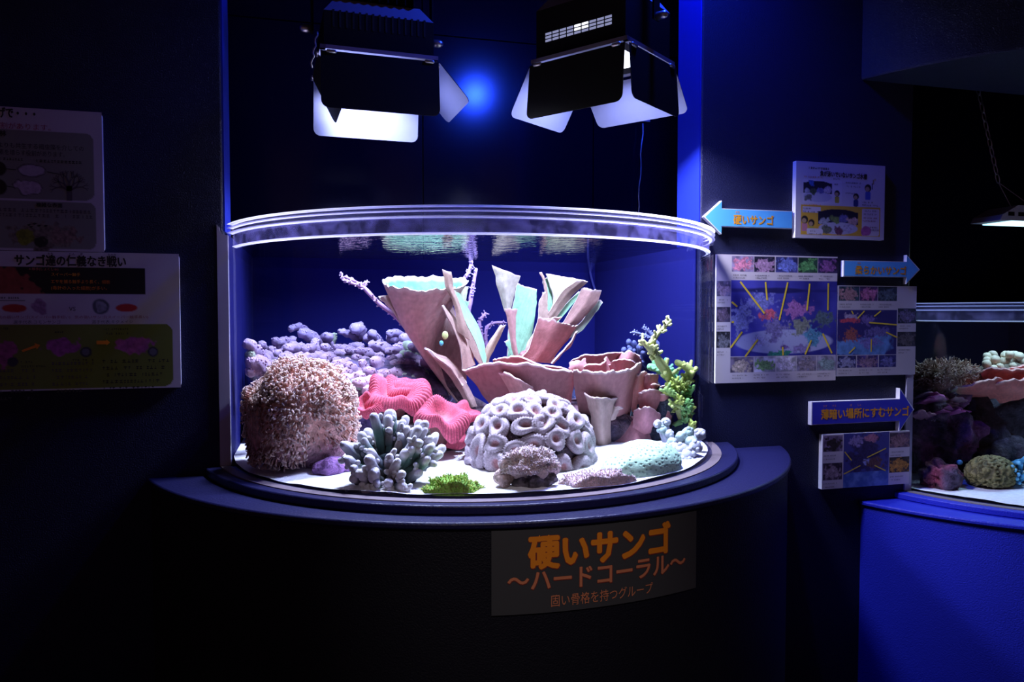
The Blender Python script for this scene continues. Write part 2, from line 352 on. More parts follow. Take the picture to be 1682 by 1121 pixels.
# ------------------------------------------------------------------ tanks
def tank(name, label, cx, dz, back, back_y, xl, xr):
    t = thing(name, label, 'aquarium', (cx, 0, TZ+dz)); cy = TC[1]
    a = math.asin(cy/TR)
    Ro, Ri = TR, TR-0.010
    po = arc(cx, cy, Ro, math.pi-a, a, 96); pi_ = arc(cx, cy, Ri, math.pi-a*1.02, a*1.02, 96)
    b = MB(); ring_solid(b, pi_, po, TZ-0.001+dz, RIM-0.026+dz); autosmooth(b.build('acrylic_front', M['acryl'], t))
    # stiffening flange round the rim: clear band, edge glow put in as white strips
    fo = arc(cx, cy, Ro+0.002, math.pi-a, a, 96); fi = arc(cx, cy, Ri-0.045, math.pi-a*1.05, a*1.05, 96)
    b = MB(); ring_solid(b, fi, fo, RIM-0.025+dz, RIM+dz); f = autosmooth(b.build('rim_flange', M['flange'], t))
    for z, h in ((RIM-0.0015, 0.0035), (RIM-0.012, 0.0026), (RIM-0.0275, 0.0045)):
        q0, q1 = arc(cx, cy, Ro-0.014, math.pi-a, a, 96), arc(cx, cy, Ro+0.0035, math.pi-a, a, 96)
        b = MB(); b.grid(np.stack([np.column_stack([q0, np.full(96, z+dz)]), np.column_stack([q1, np.full(96, z+h+dz)])], 1))
        b.build('edge_glow_strip', M['edge'], f)
    q0, q1 = arc(cx, cy, Ri-0.014, math.pi-a, a, 96), arc(cx, cy, Ri-0.0005, math.pi-a, a, 96)
    b = MB(); b.grid(np.stack([np.column_stack([q0, np.full(96, WATER+0.001+dz)]), np.column_stack([q1, np.full(96, WATER+0.006+dz)])], 1))
    b.build('waterline_glint', M['edge'], t)  # white strip put in for the bright light line at the water's edge
    b = MB(); ring_solid(b, arc(cx, cy, Ri-0.005, math.pi-a, a, 96), arc(cx, cy, Ri-0.004, math.pi-a, a, 96), WATER+dz+0.004, RIM-0.027+dz)
    b.build('salt_film', M['salt'], t)
    # flat strips bonding the curved sheet to the jambs, with a hollow at the top corner
    for s in (-1,):
        xe = cx+s*math.sqrt(Ro*Ro-cy*cy); x_ = [xe-s*0.0, xe+s*0.030]
        prof = [(xe, TZ+dz), (xe, RIM-0.03+dz)]
        for k in range(7):
            q = k/6*math.pi/2
            prof.append((xe+s*(0.005+0.018*math.sin(q)), RIM-0.03+0.022-0.022*math.cos(q)+dz))
        prof += [(xe+s*0.030, RIM+0.0+dz), (xe+s*0.030, TZ+dz)]
        n = len(prof); v = [(x, y, z) for y in (-0.007, 0.012) for x, z in prof]
        fcs = [tuple(range(n)), tuple(range(2*n-1, n-1, -1))]+[(i, n+i, n+(i+1) % n, (i+1) % n) for i in range(n)]
        b = MB().add(v, fcs); b.build('end_strip', M['endstrip'], t, smooth=False)
    # box behind the wall: back and side panels, floor
    b = MB(); ring_solid(b, np.array([(xl, 0.02), (xl, back_y), (xr, back_y), (xr, 0.02)]),
                         np.array([(xl-0.005, 0.02), (xl-0.005, back_y+0.02), (xr+0.005, back_y+0.02), (xr+0.005, 0.02)]), TZ+dz, WATER+0.045+dz)
    b.build('back_panel', M[back], t, smooth=False)
    fl = list(arc(cx, cy, Ri-0.002, math.pi-a, a, 60))+[(xr, back_y), (xl, back_y)]
    b = MB(); slab(b, fl, TZ-0.012+dz, TZ-0.003+dz); b.build('base_panel', M[back], t, smooth=False)
    # sand
    pts = []; rr = np.linspace(0, 1, 26); c0 = np.array([cx, 0.2])
    fl = np.array(list(arc(cx, cy, Ri-0.003, math.pi-a, a, 90))+[(xr-0.002, 0.1), (xr-0.002, back_y-0.002), (cx, back_y-0.002), (xl+0.002, back_y-0.002), (xl+0.002, 0.1)])
    G = np.zeros((26, len(fl), 3)); G[..., :2] = c0+(fl[None]-c0)*rr[:, None, None]
    G[..., 2] = TZ+0.002+dz+0.004*fbm(G*np.array([9, 9, 0])+3, 3, 5)+0.003
    b = MB().grid(G, wv=True); s = stuff(b.build('sand_bed', M['sand'])); s['category'] = 'sand'
    s['label'] = ('brightly lit white coral sand on the floor of the central aquarium' if dz == 0 else 'white coral sand along the front of the dim aquarium at the right edge')
    # water
    fl = np.array(list(arc(cx, cy, Ri-0.0035, math.pi-a, a, 90))+[(xr-0.003, 0.1), (xr-0.003, back_y-0.003), (cx, back_y-0.003), (xl+0.003, back_y-0.003), (xl+0.003, 0.1)])
    b = MB(); n = len(fl)
    lo = np.column_stack([fl, np.full(n, TZ+0.002+dz)]); hi = np.column_stack([fl, np.full(n, WATER+dz)])
    b.add(np.vstack([lo, hi]), [(i, (i+1) % n, n+(i+1) % n, n+i) for i in range(n)]+[tuple(range(n-1, -1, -1))], mi=0)
    b.add(hi, [tuple(range(n))], mi=1)
    wv = stuff(b.build('water', [M['watervol'], M['water']], smooth=False)); wv['category'] = 'water'
    wv['label'] = ('clear water filling the brightly lit central aquarium' if dz == 0 else 'dim blue water filling the aquarium at the right edge')
    return t
tank('aquarium_tank', 'large half-round acrylic aquarium, brightly lit and full of corals', TC[0], 0.0, 'tankback', 0.98, X0+0.008, X1-0.008)
tank('aquarium_tank', 'dim half-round aquarium cut by the right edge of the view', T2[0], Z2, 'tank2back', 0.98, T2[0]-0.775, T2[0]+0.775)

# ------------------------------------------------------------------ flood lamps with barn doors
def flood_lamp(label, K, u, v, lu, lv, z, angs, body_h, vents):
    """K: nearest corner of the rim; u, v: unit directions of the two rim sides from K (front side along u, side along v)"""
    u = np.array([*u, 0.0]); v = np.array([*v, 0.0]); K = np.array([*K, z]); Zp = np.array([0, 0, 1.0])
    ctr = K+u*lu/2+v*lv/2
    t = thing('flood_lamp', label, 'lamp', tuple(ctr), 'floodlights above the central aquarium')
    # case: rim-wide box tapering to a finned top
    b = MB(); ins = 0.012
    def rect(i, zz): return np.array([K+u*i+v*i, K+u*(lu-i)+v*i, K+u*(lu-i)+v*(lv-i), K+u*i+v*(lv-i)])+Zp*zz
    rows = [rect(0.055, 0.0), rect(ins, 0.0), rect(ins, body_h), rect(ins+0.035, body_h+0.05), rect(ins+0.05, body_h+0.05), rect(ins+0.05, body_h+0.16)]
    b.grid(np.stack([rows[2]+Zp*0.001, rows[3]+Zp*0.001]), wv=True, mi=1)
    b.grid(np.stack(rows), wv=True); b.add(rows[-1], [(0, 1, 2, 3)]); b.add(rows[0]+Zp*0.03, [(0, 1, 2, 3)])
    b.build('case', [M['case'], M['lamptop']], t, smooth=False)
    # cooling fins on the top
    for k in range(9):
        fb = MB(); q = 0.07+k*(lu-0.14)/8
        fb.obox(K+u*q+v*0.03+Zp*(body_h+0.05), u*0.004, v*(lv-0.06), Zp*0.12); fb.build('cooling_fin', M['case'], t, smooth=False)
    # aluminium rim lip
    b = MB()
    for o_, d1, L, d2 in ((K, u, lu, v), (K+v*lv, u, lu, -v), (K, v, lv, u), (K+u*lu, v, lv, -u)):
        b.obox(o_-Zp*0.004, d1*L, d2*0.016, Zp*0.012)
    b.build('rim', M['alu'], t, smooth=False)
    # lit glass underneath
    b = MB().add(rect(0.055, 0.004), [(0, 1, 2, 3)])
    b.build('lens', M['lens'], t, smooth=False)
    # vent slots on both near faces
    for (o_, d, L, nrm, rows_n, cols, hh, ww, lit) in vents(K, u, v, lu, lv, ins):
        for r in range(rows_n):
            for c_ in range(cols):
                q = (c_+0.5)/cols*L; zz = r*hh*1.55
                e = MB().obox(o_+d*(q-ww/2)+Zp*zz-nrm*0.0012, d*ww, nrm*0.0024, Zp*hh)
                mm = M['case_slot']
                if lit:
                    k = math.exp(-((c_-lit)/1.5)**2); mm = M['slot_hot'] if k > 0.5 and r >= rows_n-2 else M['slot_lit']
                e.build('vent_slot', mm, t, smooth=False)
    # barn doors hinged on the four sides
    sides = ((K, u, lu, -v), (K+u*lu, v, lv, u), (K+u*lu+v*lv, -u, lu, v), (K+v*lv, -v, lv, -u))
    for (o_, d, L, outw), (ang, ln, i0, i1) in zip(sides, angs):
        dn = outw*math.sin(R_(ang))-Zp*math.cos(R_(ang)); nr = outw*math.cos(R_(ang))+Zp*math.sin(R_(ang))
        h0 = o_+outw*0.004-Zp*0.012
        r = 0.022; pr = [(i0, 0.0), (L-i1, 0.0)]
        for cx_, a0 in ((L-i1*0.4-r, 0), (i0*0.4+r, math.pi/2)):
            for k in range(6):
                a = a0+k/5*math.pi/2
                pr.append((cx_+r*math.cos(a), ln-r+r*math.sin(a)))
        n = len(pr); outer = np.array([h0+d*x+dn*y+nr*0.002 for x, y in pr]); inner = np.array([h0+d*x+dn*y for x, y in pr])
        db = MB(); db.add(np.vstack([outer, inner]), [tuple(range(n))]+[(i, (i+1) % n, n+(i+1) % n, n+i) for i in range(n)], mi=0)
        db.add(inner, [tuple(range(n))[::-1]], mi=1)
        dr = db.build('barn_door', [M['case'], M['doorin']], t, smooth=False)
        for q in (0.03, L-0.03):
            hb = MB().tube([h0+d*(q-0.011)-Zp*0.001+outw*0.002, h0+d*(q+0.011)-Zp*0.001+outw*0.002], 0.006, 8, base=True); hb.build('hinge', M['steel'], dr)
    # yoke and hanging pole to the ceiling
    b = MB()
    for s in (0, 1):
        p0 = K+v*lv/2+(u*(lu+0.012) if s else -u*0.012)+Zp*0.09
        b.obox(p0-v*0.018-u*0.003, u*0.006, v*0.036, Zp*0.33)
    b.obox(K+v*(lv/2-0.018)-u*0.014+Zp*0.41, u*(lu+0.028), v*0.036, Zp*0.006)
    b.build('yoke', M['case'], t, smooth=False)
    MB().tube([ctr+Zp*0.41, ctr+Zp*(CEIL-z)], 0.016, 12, tip=False).build('hanging_pole', M['case'], t)
    for s in (0, 1):
        p0 = K+v*lv/2+(u*(lu+0.016) if s else -u*0.016)+Zp*0.10; dd = u if s else -u
        MB().tube([p0, p0+dd*0.022], 0.012, 10, base=True).build('tilt_knob', M['steel'], t)
    return t, K, u, v
M['lens'] = emit('lamp_glass_glow', (0.8, 0.84, 1.0), 3.0)
M['slot_lit'] = emit('lit_vent', (0.55, 0.58, 1.0), 0.45); M['slot_hot'] = emit('lit_vent_bright', (0.85, 0.88, 1.0), 1.6)
M['case_slot'] = mat('vent_shadow', (0.002, 0.002, 0.003), 0.9)
def vl(K, u, v, lu, lv, ins):
    return [(K+v*ins+u*0.03+np.array([0, 0, 0.065]), u, lu-0.06, -v, 1, 15, 0.05, 0.006, 0)]
def vr(K, u, v, lu, lv, ins):
    return [(K+v*ins+u*0.055+np.array([0, 0, 0.055]), u, lu-0.10, -v, 3, 9, 0.0065, 0.022, 3.4)]
un = lambda a: np.array(a)/np.linalg.norm(a)
uL = un((0.384, 0.023)); vL = np.array([-uL[1], uL[0]])
lampL = flood_lamp('left-hand black floodlight hanging square over the aquarium, barn doors open', (0.028, -0.078), uL, vL, 0.349, 0.30, 2.17,
                   ((6, 0.168, 0.0, 0.0), (42, 0.142, 0.0, 0.02), (8, 0.172, 0.0, 0.0), (-28, 0.155, 0.03, 0.02)), 0.11, vl)
uR = un((-0.222, 0.299)); vR = np.array([uR[1], -uR[0]])
lampR = flood_lamp('right-hand black floodlight turned cornerwise, with a lit vent grille', (0.859, -0.368), uR, vR, 0.338, 0.294, 2.17,
                   ((6, 0.168, 0.004, 0.0), (30, 0.160, 0.0, 0.0), (40, 0.150, 0.0, 0.0), (4, 0.155, 0.0, 0.004)), 0.155, vr)
# braided safety wire on the side of the left lamp
sw = MB(); p0 = P(521, 52, -0.075); p1 = P(511, 110, -0.075)
sw.tube([p0+(p1-p0)*k/10+np.array([0.003*math.sin(k*2), 0, 0]) for k in range(11)], 0.0028, 6, base=True)
tag(sw.build('safety_wire', M['steel']), 'short braided steel safety wire beside the left floodlight', 'wire')

# small blue-lit notice and a cord at the back of the niche
pn = P(1057, 188, 1.19); b = MB(); b.box((pn[0]-0.036, 1.188, pn[2]-0.035), (pn[0]+0.036, 1.199, pn[2]+0.035))
nb = tag(b.build('notice_card', M['board'], smooth=False), 'small blue-lit notice card on the back wall behind the right floodlight', 'sign')
b = MB().tube([(pn[0]-0.012+0.006*math.cos(a), 1.1865, pn[2]+0.008*math.sin(a)) for a in np.linspace(0.6, 5.2, 12)], 0.002, 5); b.build('mark', M['arrowblue'], nb)
cp = [P(1056+(-8*k/9)+1.2*math.sin(k*1.7), 203+k*17, 1.16) for k in range(10)]
b = MB().tube(cp, 0.004, 6); tag(b.build('hanging_wire', M['steel']), 'thin dark cord hanging below the small notice card at the back', 'cord')
# ================================================================== PRINT AND LETTERING
def text_geo(s, size, bold=0.0, align='LEFT', res=2):
    d = bpy.data.curves.new('t', 'FONT'); d.body = s; d.size = size; d.offset = bold*size; d.resolution_u = res
    d.align_x = align; d.fill_mode = 'FRONT'
    o = bpy.data.objects.new('t', d); COL.objects.link(o)
    dg = bpy.context.evaluated_depsgraph_get(); me = o.evaluated_get(dg).to_mesh()
    V = np.array([v.co[:] for v in me.vertices]).reshape(-1, 3); F = [tuple(p.vertices) for p in me.polygons]
    o.evaluated_get(dg).to_mesh_clear(); bpy.data.objects.remove(o); bpy.data.curves.remove(d)
    return V, F
class Face:
    """a flat or bent printed face: maps (u right, v up, d proud) to the room"""
    def __init__(self, fn): self.fn = fn; self.mb = {}
    def put(self, V, F, ink, d):
        b = self.mb.setdefault(ink, MB()); b.add(np.array([self.fn(x, y, d) for x, y, *_ in V]).reshape(-1, 3), F)
    def text(self, s, u, v, size, ink, bold=0.0, align='LEFT', d=0.0012, slant=0.0, width=None, rot=0.0):
        V, F = text_geo(s, size, 0.0, align)
        if not len(V): return
        V = V.copy(); pad = bold*size*(1.5 if bold > 0 else 0)
        if width: width = max(width-2*pad, width*0.6)
        if width:
            w0 = V[:, 0].max()-V[:, 0].min(); k = width/w0
            V[:, 0] = (V[:, 0]-V[:, 0].min())*k
        c, s_ = math.cos(rot), math.sin(rot)
        X = V[:, 0]*c-V[:, 1]*s_; Y = V[:, 0]*s_+V[:, 1]*c
        V[:, 0] = X+u+pad; V[:, 1] = Y+v
        if pad:      # heavy lettering: the outline swept round by the stroke weight
            for k in range(8):
                W_ = V.copy(); W_[:, 0] += pad*math.cos(k*math.pi/4); W_[:, 1] += pad*math.sin(k*math.pi/4); self.put(W_, F, ink, d+k*1.5e-5)
        self.put(V, F, ink, d+1.5e-4)
    def poly(self, pts, ink, d=0.0008): self.put([(x, y) for x, y in pts], [tuple(range(len(pts)))], ink, d)
    def line(self, a, b, wd, ink, d=0.001):
        a, b = np.array(a, float), np.array(b, float); n = b-a; n = np.array([-n[1], n[0]])/(np.linalg.norm(n)+1e-9)*wd/2
        self.poly([a-n, b-n, b+n, a+n], ink, d)
    def marks(self, u0, u1, v, h, ink, d=0.001, seed=0, gap=0.28):
        """a line of print too small to read"""
        r = random.Random(seed); x = u0
        while x < u1-h*0.3:
            ww = min(h*(0.5+0.5*r.random()), u1-x)
            if r.random() > gap*0.5:
                for k in range(2):
                    if r.random() > 0.25: self.poly([(x, v+k*h*0.5), (x+ww*(0.6+0.4*r.random()), v+k*h*0.5), (x+ww*0.8, v+k*h*0.5+h*0.22), (x, v+k*h*0.5+h*0.22)], ink, d)
                self.poly([(x+ww*0.3, v), (x+ww*0.48, v), (x+ww*0.48, v+h*0.8), (x+ww*0.3, v+h*0.8)], ink, d)
            x += ww+h*0.16
    def finish(self, parent, names):
        for ink, b in self.mb.items():
            o = b.build(names.get(ink, 'lettering'), M[ink], parent, smooth=False); o['kind'] = 'stuff'

class Img:
    def __init__(self, w, h, col): self.w, self.h = w, h; self.a = np.tile(np.array(col, float), (h, w, 1)); self.Y, self.X = np.mgrid[0:h, 0:w]
    def rect(self, x0, y0, x1, y1, c):
        m = (self.X >= x0*self.w) & (self.X < x1*self.w) & (self.Y >= y0*self.h) & (self.Y < y1*self.h); self.a[m] = c
    def rrect(self, x0, y0, x1, y1, r, c):
        W, H = self.w, self.h; x = np.clip(self.X, x0*W+r, x1*W-r); y = np.clip(self.Y, y0*H+r, y1*H-r)
        self.a[(np.hypot(self.X-x, self.Y-y) <= r)] = c
    def ell(self, x, y, rx, ry, c, soft=0.15, noise=0.0, ns=14, seed=0, clip=None):
        d = np.hypot((self.X/self.w-x)/rx, (self.Y/self.h-y)/ry)
        n = fbm(np.stack([self.X/self.w*ns, self.Y/self.w*ns, 0*self.X+seed*7.3], -1), 3, seed)
        m = np.clip((1-d+noise*n)/soft, 0, 1)[..., None]
        if clip: m = m*((self.X >= clip[0]*self.w) & (self.X < clip[2]*self.w) & (self.Y >= clip[1]*self.h) & (self.Y < clip[3]*self.h))[..., None]
        cc = np.array(c)*(1+0.8*noise*fbm(np.stack([self.X/self.w*ns*2.6, self.Y/self.w*ns*2.6, 0*self.X+seed], -1), 3, seed+9))[..., None]
        self.a = self.a*(1-m)+np.clip(cc, 0.003, 1)*m
    def speck(self, x0, y0, x1, y1, c0, c1, ns, seed=0):
        m = (self.X >= x0*self.w) & (self.X < x1*self.w) & (self.Y >= y0*self.h) & (self.Y < y1*self.h)
        n = np.clip(0.5+0.8*fbm(np.stack([self.X/self.w*ns, self.Y/self.w*ns, 0*self.X+seed*3.1], -1), 3, seed), 0, 1)[..., None]
        self.a = np.where(m[..., None], np.array(c0)*(1-n)+np.array(c1)*n, self.a)
    def photo(self, x0, y0, x1, y1, bg, fg, seed, rx=0.46, ry=0.42, cy=0.55, ns=50, hi=None):
        self.speck(x0, y0, x1, y1, np.array(bg)*0.5, np.array(bg)*1.5, ns*0.5, seed)
        w_, h_ = x1-x0, y1-y0
        self.ell((x0+x1)/2, y0+h_*cy, w_*rx, h_*ry, fg, 0.2, 0.6, ns, seed, (x0, y0, x1, y1))
        r = random.Random(seed)
        for k in range(12):
            c = np.array(hi or fg)*(0.6+1.0*r.random())
            self.ell(x0+w_*(0.5+(r.random()-0.5)*1.5*rx), y0+h_*(cy+(r.random()-0.5)*1.4*ry), w_*0.09, h_*0.10, c, 0.6, 0.5, ns, seed+k, (x0, y0, x1, y1))
    def mesh(self, fn, parent, W, H, name='print', d=0.0004):
        u = np.linspace(0, W, self.w+1); v = np.linspace(H, 0, self.h+1)
        G = np.array([[fn(x, y, d) for x in u] for y in v]) if not getattr(fn, 'vec', None) else fn.vec(u, v, d)
        C = np.zeros((self.h+1, self.w+1, 3)); C[:self.h, :self.w] = self.a; C[self.h, :self.w] = self.a[-1]; C[:, self.w] = C[:, self.w-1]
        b = MB().grid(G, C); return b.build(name, M['print'], parent, smooth=False)
def wallmap(x0, z0, y):
    def fn(u, v, d): return (x0+u, y-d, z0+v)
    fn.vec = lambda u, v, d: np.stack([np.repeat((x0+u)[None], len(v), 0), np.full((len(v), len(u)), y-d), np.repeat((z0+v)[:, None], len(u), 1)], -1)
    return fn
def board(name, label, cat, x0, z0, x1, z1, y, th, r=0.0, group=None, m='board'):
    W, H = x1-x0, z1-z0
    if r > 0:
        pr = []
        for cx, cz, a0 in ((x1-r, z1-r, 0), (x0+r, z1-r, 1), (x0+r, z0+r, 2), (x1-r, z0+r, 3)):
            for k in range(5):
                a = (a0+k/4)*math.pi/2; pr.append((cx+r*math.cos(a), cz+r*math.sin(a)))
    else: pr = [(x1, z1), (x0, z1), (x0, z0), (x1, z0)]
    n = len(pr); b = MB()
    b.add([(x, yy, z) for yy in (y, y-th) for x, z in pr], [tuple(range(n))[::-1], tuple(range(n, 2*n))]+[(i, (i+1) % n, n+(i+1) % n, n+i) for i in range(n)])
    t = thing(name, label, cat, ((x0+x1)/2, y, z0), group)
    b.build('board', M[m], t, smooth=False)
    return t, wallmap(x0, z0, y-th), W, H

# ---- lower left poster: battle of the corals (runs out of the view to the left)
W0 = 0.80
t, fn, W, H = board('information_board', 'lower information board on the dark wall, with a black strip and green panel', 'sign', -0.37-W0, 1.184, -0.37, 1.568, -0.001, 0.012, 0.012)
GU = lambda px: (P(px, 520, 0)[0]-(-0.37-W0)); GV = lambda py: 0.384-(py-416.5)/ (636.5-416.5)*0.384
im = Img(300, 150, (0.55, 0.50, 0.54)); U = lambda px: GU(px)/W0; V = lambda py: 1-GV(py)/0.384
im.rect(0, V(440), U(241), V(483), (0.012, 0.012, 0.012)); im.ell(U(-30), V(505), U(75)-U(-30), 0.30, (0.28, 0.055, 0.04), 0.05, 0.25, 30, 4, (0, V(440), U(241), V(483)))
im.rrect(-0.5, V(531), U(284), V(634), 9, (0.15, 0.18, 0.03))
for x, y, rx, ry, c in ((27, 506, 22, 7, (0.45, 0.03, 0.03)), (210, 505, 21, 7, (0.5, 0.03, 0.03)), (70, 504, 15, 11, (0.36, 0.20, 0.33)), (168, 503, 16, 13, (0.10, 0.11, 0.13)), (168, 503, 11, 9, (0.26, 0.27, 0.30)),
                        (102, 566, 28, 16, (0.33, 0.07, 0.24)), (142, 576, 11, 9, (0.035, 0.035, 0.045)), (142, 576, 7, 6, (0.12, 0.12, 0.15)), (222, 566, 32, 16, (0.36, 0.08, 0.26)), (252, 577, 10, 9, (0.035, 0.035, 0.045)), (252, 577, 7, 6, (0.12, 0.12, 0.15)), (6, 575, 22, 22, (0.33, 0.07, 0.18)), (22, 590, 10, 8, (0.04, 0.04, 0.05))):
    im.ell(U(x), V(y), rx/ (1682*0.0+1)*(U(1)-U(0)), ry*(V(1)-V(0)), c, 0.12, 0.35 if ry > 8 and c[0] > 0.1 else 0.05, 40, int(x))
im.mesh(fn, t, W, H)
fc = Face(fn)
fc.text('サンゴ達の仁義なき戦い', GU(29), GV(437.5), 0.032, 'black', 0.022, width=GU(211)-GU(29))
for s, px in (('たち', 83), ('じん', 118), ('ぎ', 136), ('たたか', 181)): fc.text(s, GU(px), GV(421.5), 0.0075, 'black', 0.01)
fc.text('←触手(しょくしゅ)', GU(52), GV(446), 0.0085, 'salmon'); fc.text('スイーパー触手', GU(88), GV(454.5), 0.0105, 'orange2')
fc.text('エサを捕る触手より長く、細胞', GU(88), GV(466), 0.0115, 'orange', width=GU(184)-GU(88)); fc.text('(毒針の入った細胞)が多い。', GU(88), GV(476), 0.0115, 'orange', width=GU(179)-GU(88))
fc.text('VS', GU(116), GV(510), 0.016, 'grey_ink', 0.004)
fc.text('気の弱いサンゴ(スイーパー触手短い)', GU(0), GV(522), 0.0095, 'maroon', width=GU(118)-GU(0)); fc.text('気の強いサンゴ(スイーパー触手長い)', GU(125), GV(522), 0.0095, 'maroon', width=GU(245)-GU(125))
fc.text('選手代表:コモンサンゴ', GU(25), GV(530), 0.0105, 'grey_ink', width=GU(102)-GU(25)); fc.text('選手代表:キクメイシ', GU(153), GV(530), 0.0105, 'grey_ink', width=GU(220)-GU(153))
fc.line((GU(0), GV(494)), (GU(45), GV(494)), 0.0015, 'black'); fc.marks(GU(0), GU(36), GV(491), 0.006, 'black', seed=3)
fc.poly([(GU(160), GV(558)), (GU(176), GV(558)), (GU(176), GV(556)), (GU(182), GV(561)), (GU(176), GV(566)), (GU(176), GV(564)), (GU(160), GV(564))], 'orange')
fc.poly([(GU(37), GV(572)), (GU(60), GV(564)), (GU(58), GV(561)), (GU(68), GV(564)), (GU(62), GV(571)), (GU(61), GV(568)), (GU(39), GV(575))], 'orange')
for i, (a, b_, y) in enumerate(((92, 112, 545), (172, 214, 541), (176, 214, 548), (0, 18, 539), (35, 55, 592), (36, 76, 599), (120, 155, 590))): fc.marks(GU(a), GU(b_), GV(y), 0.006, 'black', seed=i+20)
for k in range(5):
    fc.marks(GU(169), GU(281 if k == 0 else 274-k*3), GV(594+k*11), 0.011, 'black', seed=k+40); fc.marks(GU(86), GU(155-k*3), GV(596+k*11), 0.010, 'grey_ink', seed=k+50); fc.marks(GU(0), GU(62-k*2), GV(606+k*11), 0.010, 'grey_ink', seed=k+60)
fc.finish(t, {})

# ---- upper left poster
x1 = -0.563; W0b = 0.60
t, fn, W, H = board('information_board', 'upper information board on the dark wall, with a tree-shaped coral drawing', 'sign', x1-W0b, 1.5695, x1, 1.957, -0.001, 0.012, 0.012)
GU = lambda px: P(px, 300, 0)[0]-(x1-W0b); GV = lambda py: 0.3875-(py-187)/(414-187)*0.3875+0.0*(py)
im = Img(230, 150, (0.50, 0.45, 0.50)); U = lambda px: GU(px)/W0b; V = lambda py: 1-GV(py)/0.3875
im.rrect(-0.5, V(222), U(157), V(331), 9, (0.20, 0.20, 0.17)); im.rrect(-0.5, V(334), U(158), V(410), 7, (0.21, 0.21, 0.18))
for x, y, rx, ry, c, nz in ((2, 285, 13, 12, (0.02, 0.012, 0.012), 0), (2, 314, 13, 13, (0.02, 0.012, 0.012), 0), (55, 286, 25, 11, (0.02, 0.02, 0.02), 0.1), (55, 286, 23, 9.5, (0.40, 0.34, 0.40), 0.1), (50, 313, 24, 15, (0.02, 0.02, 0.02), 0.25), (50, 313, 22, 13.5, (0.42, 0.33, 0.40), 0.25),
                            (80, 388, 54, 20, (0.17, 0.14, 0.11), 0.6), (45, 390, 16, 14, (0.17, 0.19, 0.02), 0.4), (68, 400, 12, 8, (0.02, 0.02, 0.018), 0.3), (110, 390, 26, 14, (0.20, 0.13, 0.11), 0.6)):
    im.ell(U(x), V(y), rx*(U(1)-U(0)), ry*(V(1)-V(0)), c, 0.12, nz, 40, int(x+y))
im.mesh(fn, t, W, H); fc = Face(fn)
fc.text('かげで・・・', GU(-12), GV(203), 0.030, 'black', 0.022, width=GU(64)-GU(-12))
fc.text('な役割があります。', GU(-20), GV(221), 0.019, 'maroon', width=GU(88)-GU(-20)); fc.text('密林', GU(-8), GV(233), 0.017, 'black', 0.02)
fc.text('よりも共生する褐虫藻を介しての', GU(2), GV(251), 0.016, 'black', width=GU(141)-GU(2)); fc.text('酸素を増らす役割があります。', GU(-6), GV(262), 0.016, 'black', width=GU(110)-GU(-6))
fc.marks(GU(0), GU(42), GV(271), 0.008, 'black', seed=1); fc.marks(GU(62), GU(138), GV(272), 0.009, 'black', seed=2)
fc.text('複雑な表面', GU(61), GV(343), 0.013, 'black', 0.02); fc.marks(GU(0), GU(152), GV(352), 0.011, 'grey_ink', seed=6); fc.marks(GU(0), GU(156), GV(360), 0.011, 'grey_ink', seed=7)
for a, b_ in (((14, 285), (30, 286)), ((80, 287), (100, 290)), ((12, 312), (27, 314))): fc.line((GU(a[0]), GV(a[1])), (GU(b_[0]), GV(b_[1])), 0.0022, 'black')
def twig(fc, x, y, a, ln, wd, dep, r):
    x2, y2 = x+ln*math.cos(a), y-ln*math.sin(a); fc.line((GU(x), GV(y)), (GU(x2), GV(y2)), wd*0.0018, 'grey_ink', 0.001)
    if dep:
        for s in (-1, 1): twig(fc, x2, y2, a+s*(0.35+0.3*r.random()), ln*0.72, wd*0.68, dep-1, r)
rr = random.Random(5)
for a in (1.57, 1.0, 2.2, 0.5, 2.7): twig(fc, 116, 316, a, 13, 4 if a == 1.57 else 3, 3, rr)
fc.line((GU(116), GV(332)), (GU(116), GV(308)), 0.014, 'grey_ink')
for x, y in ((45, 373), (54, 371), (61, 374), (72, 374), (48, 376)): fc.poly([(GU(x), GV(y)), (GU(x+4), GV(y+1.5)), (GU(x+8), GV(y-1)), (GU(x+4), GV(y-2))], 'black')
fc.finish(t, {})

# ---- comic board
t, fn, W, H = board('comic_board', 'white cartoon board of children at aquariums, at the top of the lit wall', 'sign', 1.656, 1.666, 2.030, 1.936, -0.001, 0.02)
im = Img(180, 130, (0.55, 0.50, 0.54))
im.rrect(0.07, 0.225, 0.51, 0.545, 5, (0.60, 0.55, 0.60)); im.rect(0.06, 0.565, 0.955, 0.96, (0.62, 0.36, 0.04)); im.rrect(0.74, 0.585, 0.94, 0.95, 3, (0.58, 0.50, 0.54))
im.rect(0.075, 0.585, 0.275, 0.665, (0.6, 0.54, 0.6))
def mini_tank(x0, y0, x1, y1, sd, cols):
    im.rect(x0, y0+(y1-y0)*0.12, x1, y1*0.6+y0*0.4, (0.012, 0.012, 0.03)); im.ell((x0+x1)/2, y0+(y1-y0)*0.22, (x1-x0)/2, (y1-y0)*0.2, (0.012, 0.012, 0.03), 0.04, 0, clip=(x0, y0, x1, y1))
    im.ell((x0+x1)/2, y1-(y1-y0)*0.25, (x1-x0)/2, (y1-y0)*0.24, (0.42, 0.40, 0.52), 0.05)
    for k, (fx, fy, c) in enumerate(cols): im.ell(x0+(x1-x0)*fx, y0+(y1-y0)*fy, (x1-x0)*0.13, (y1-y0)*0.16, c, 0.2, 0.4, 30, sd+k, (x0, y0, x1, y1))
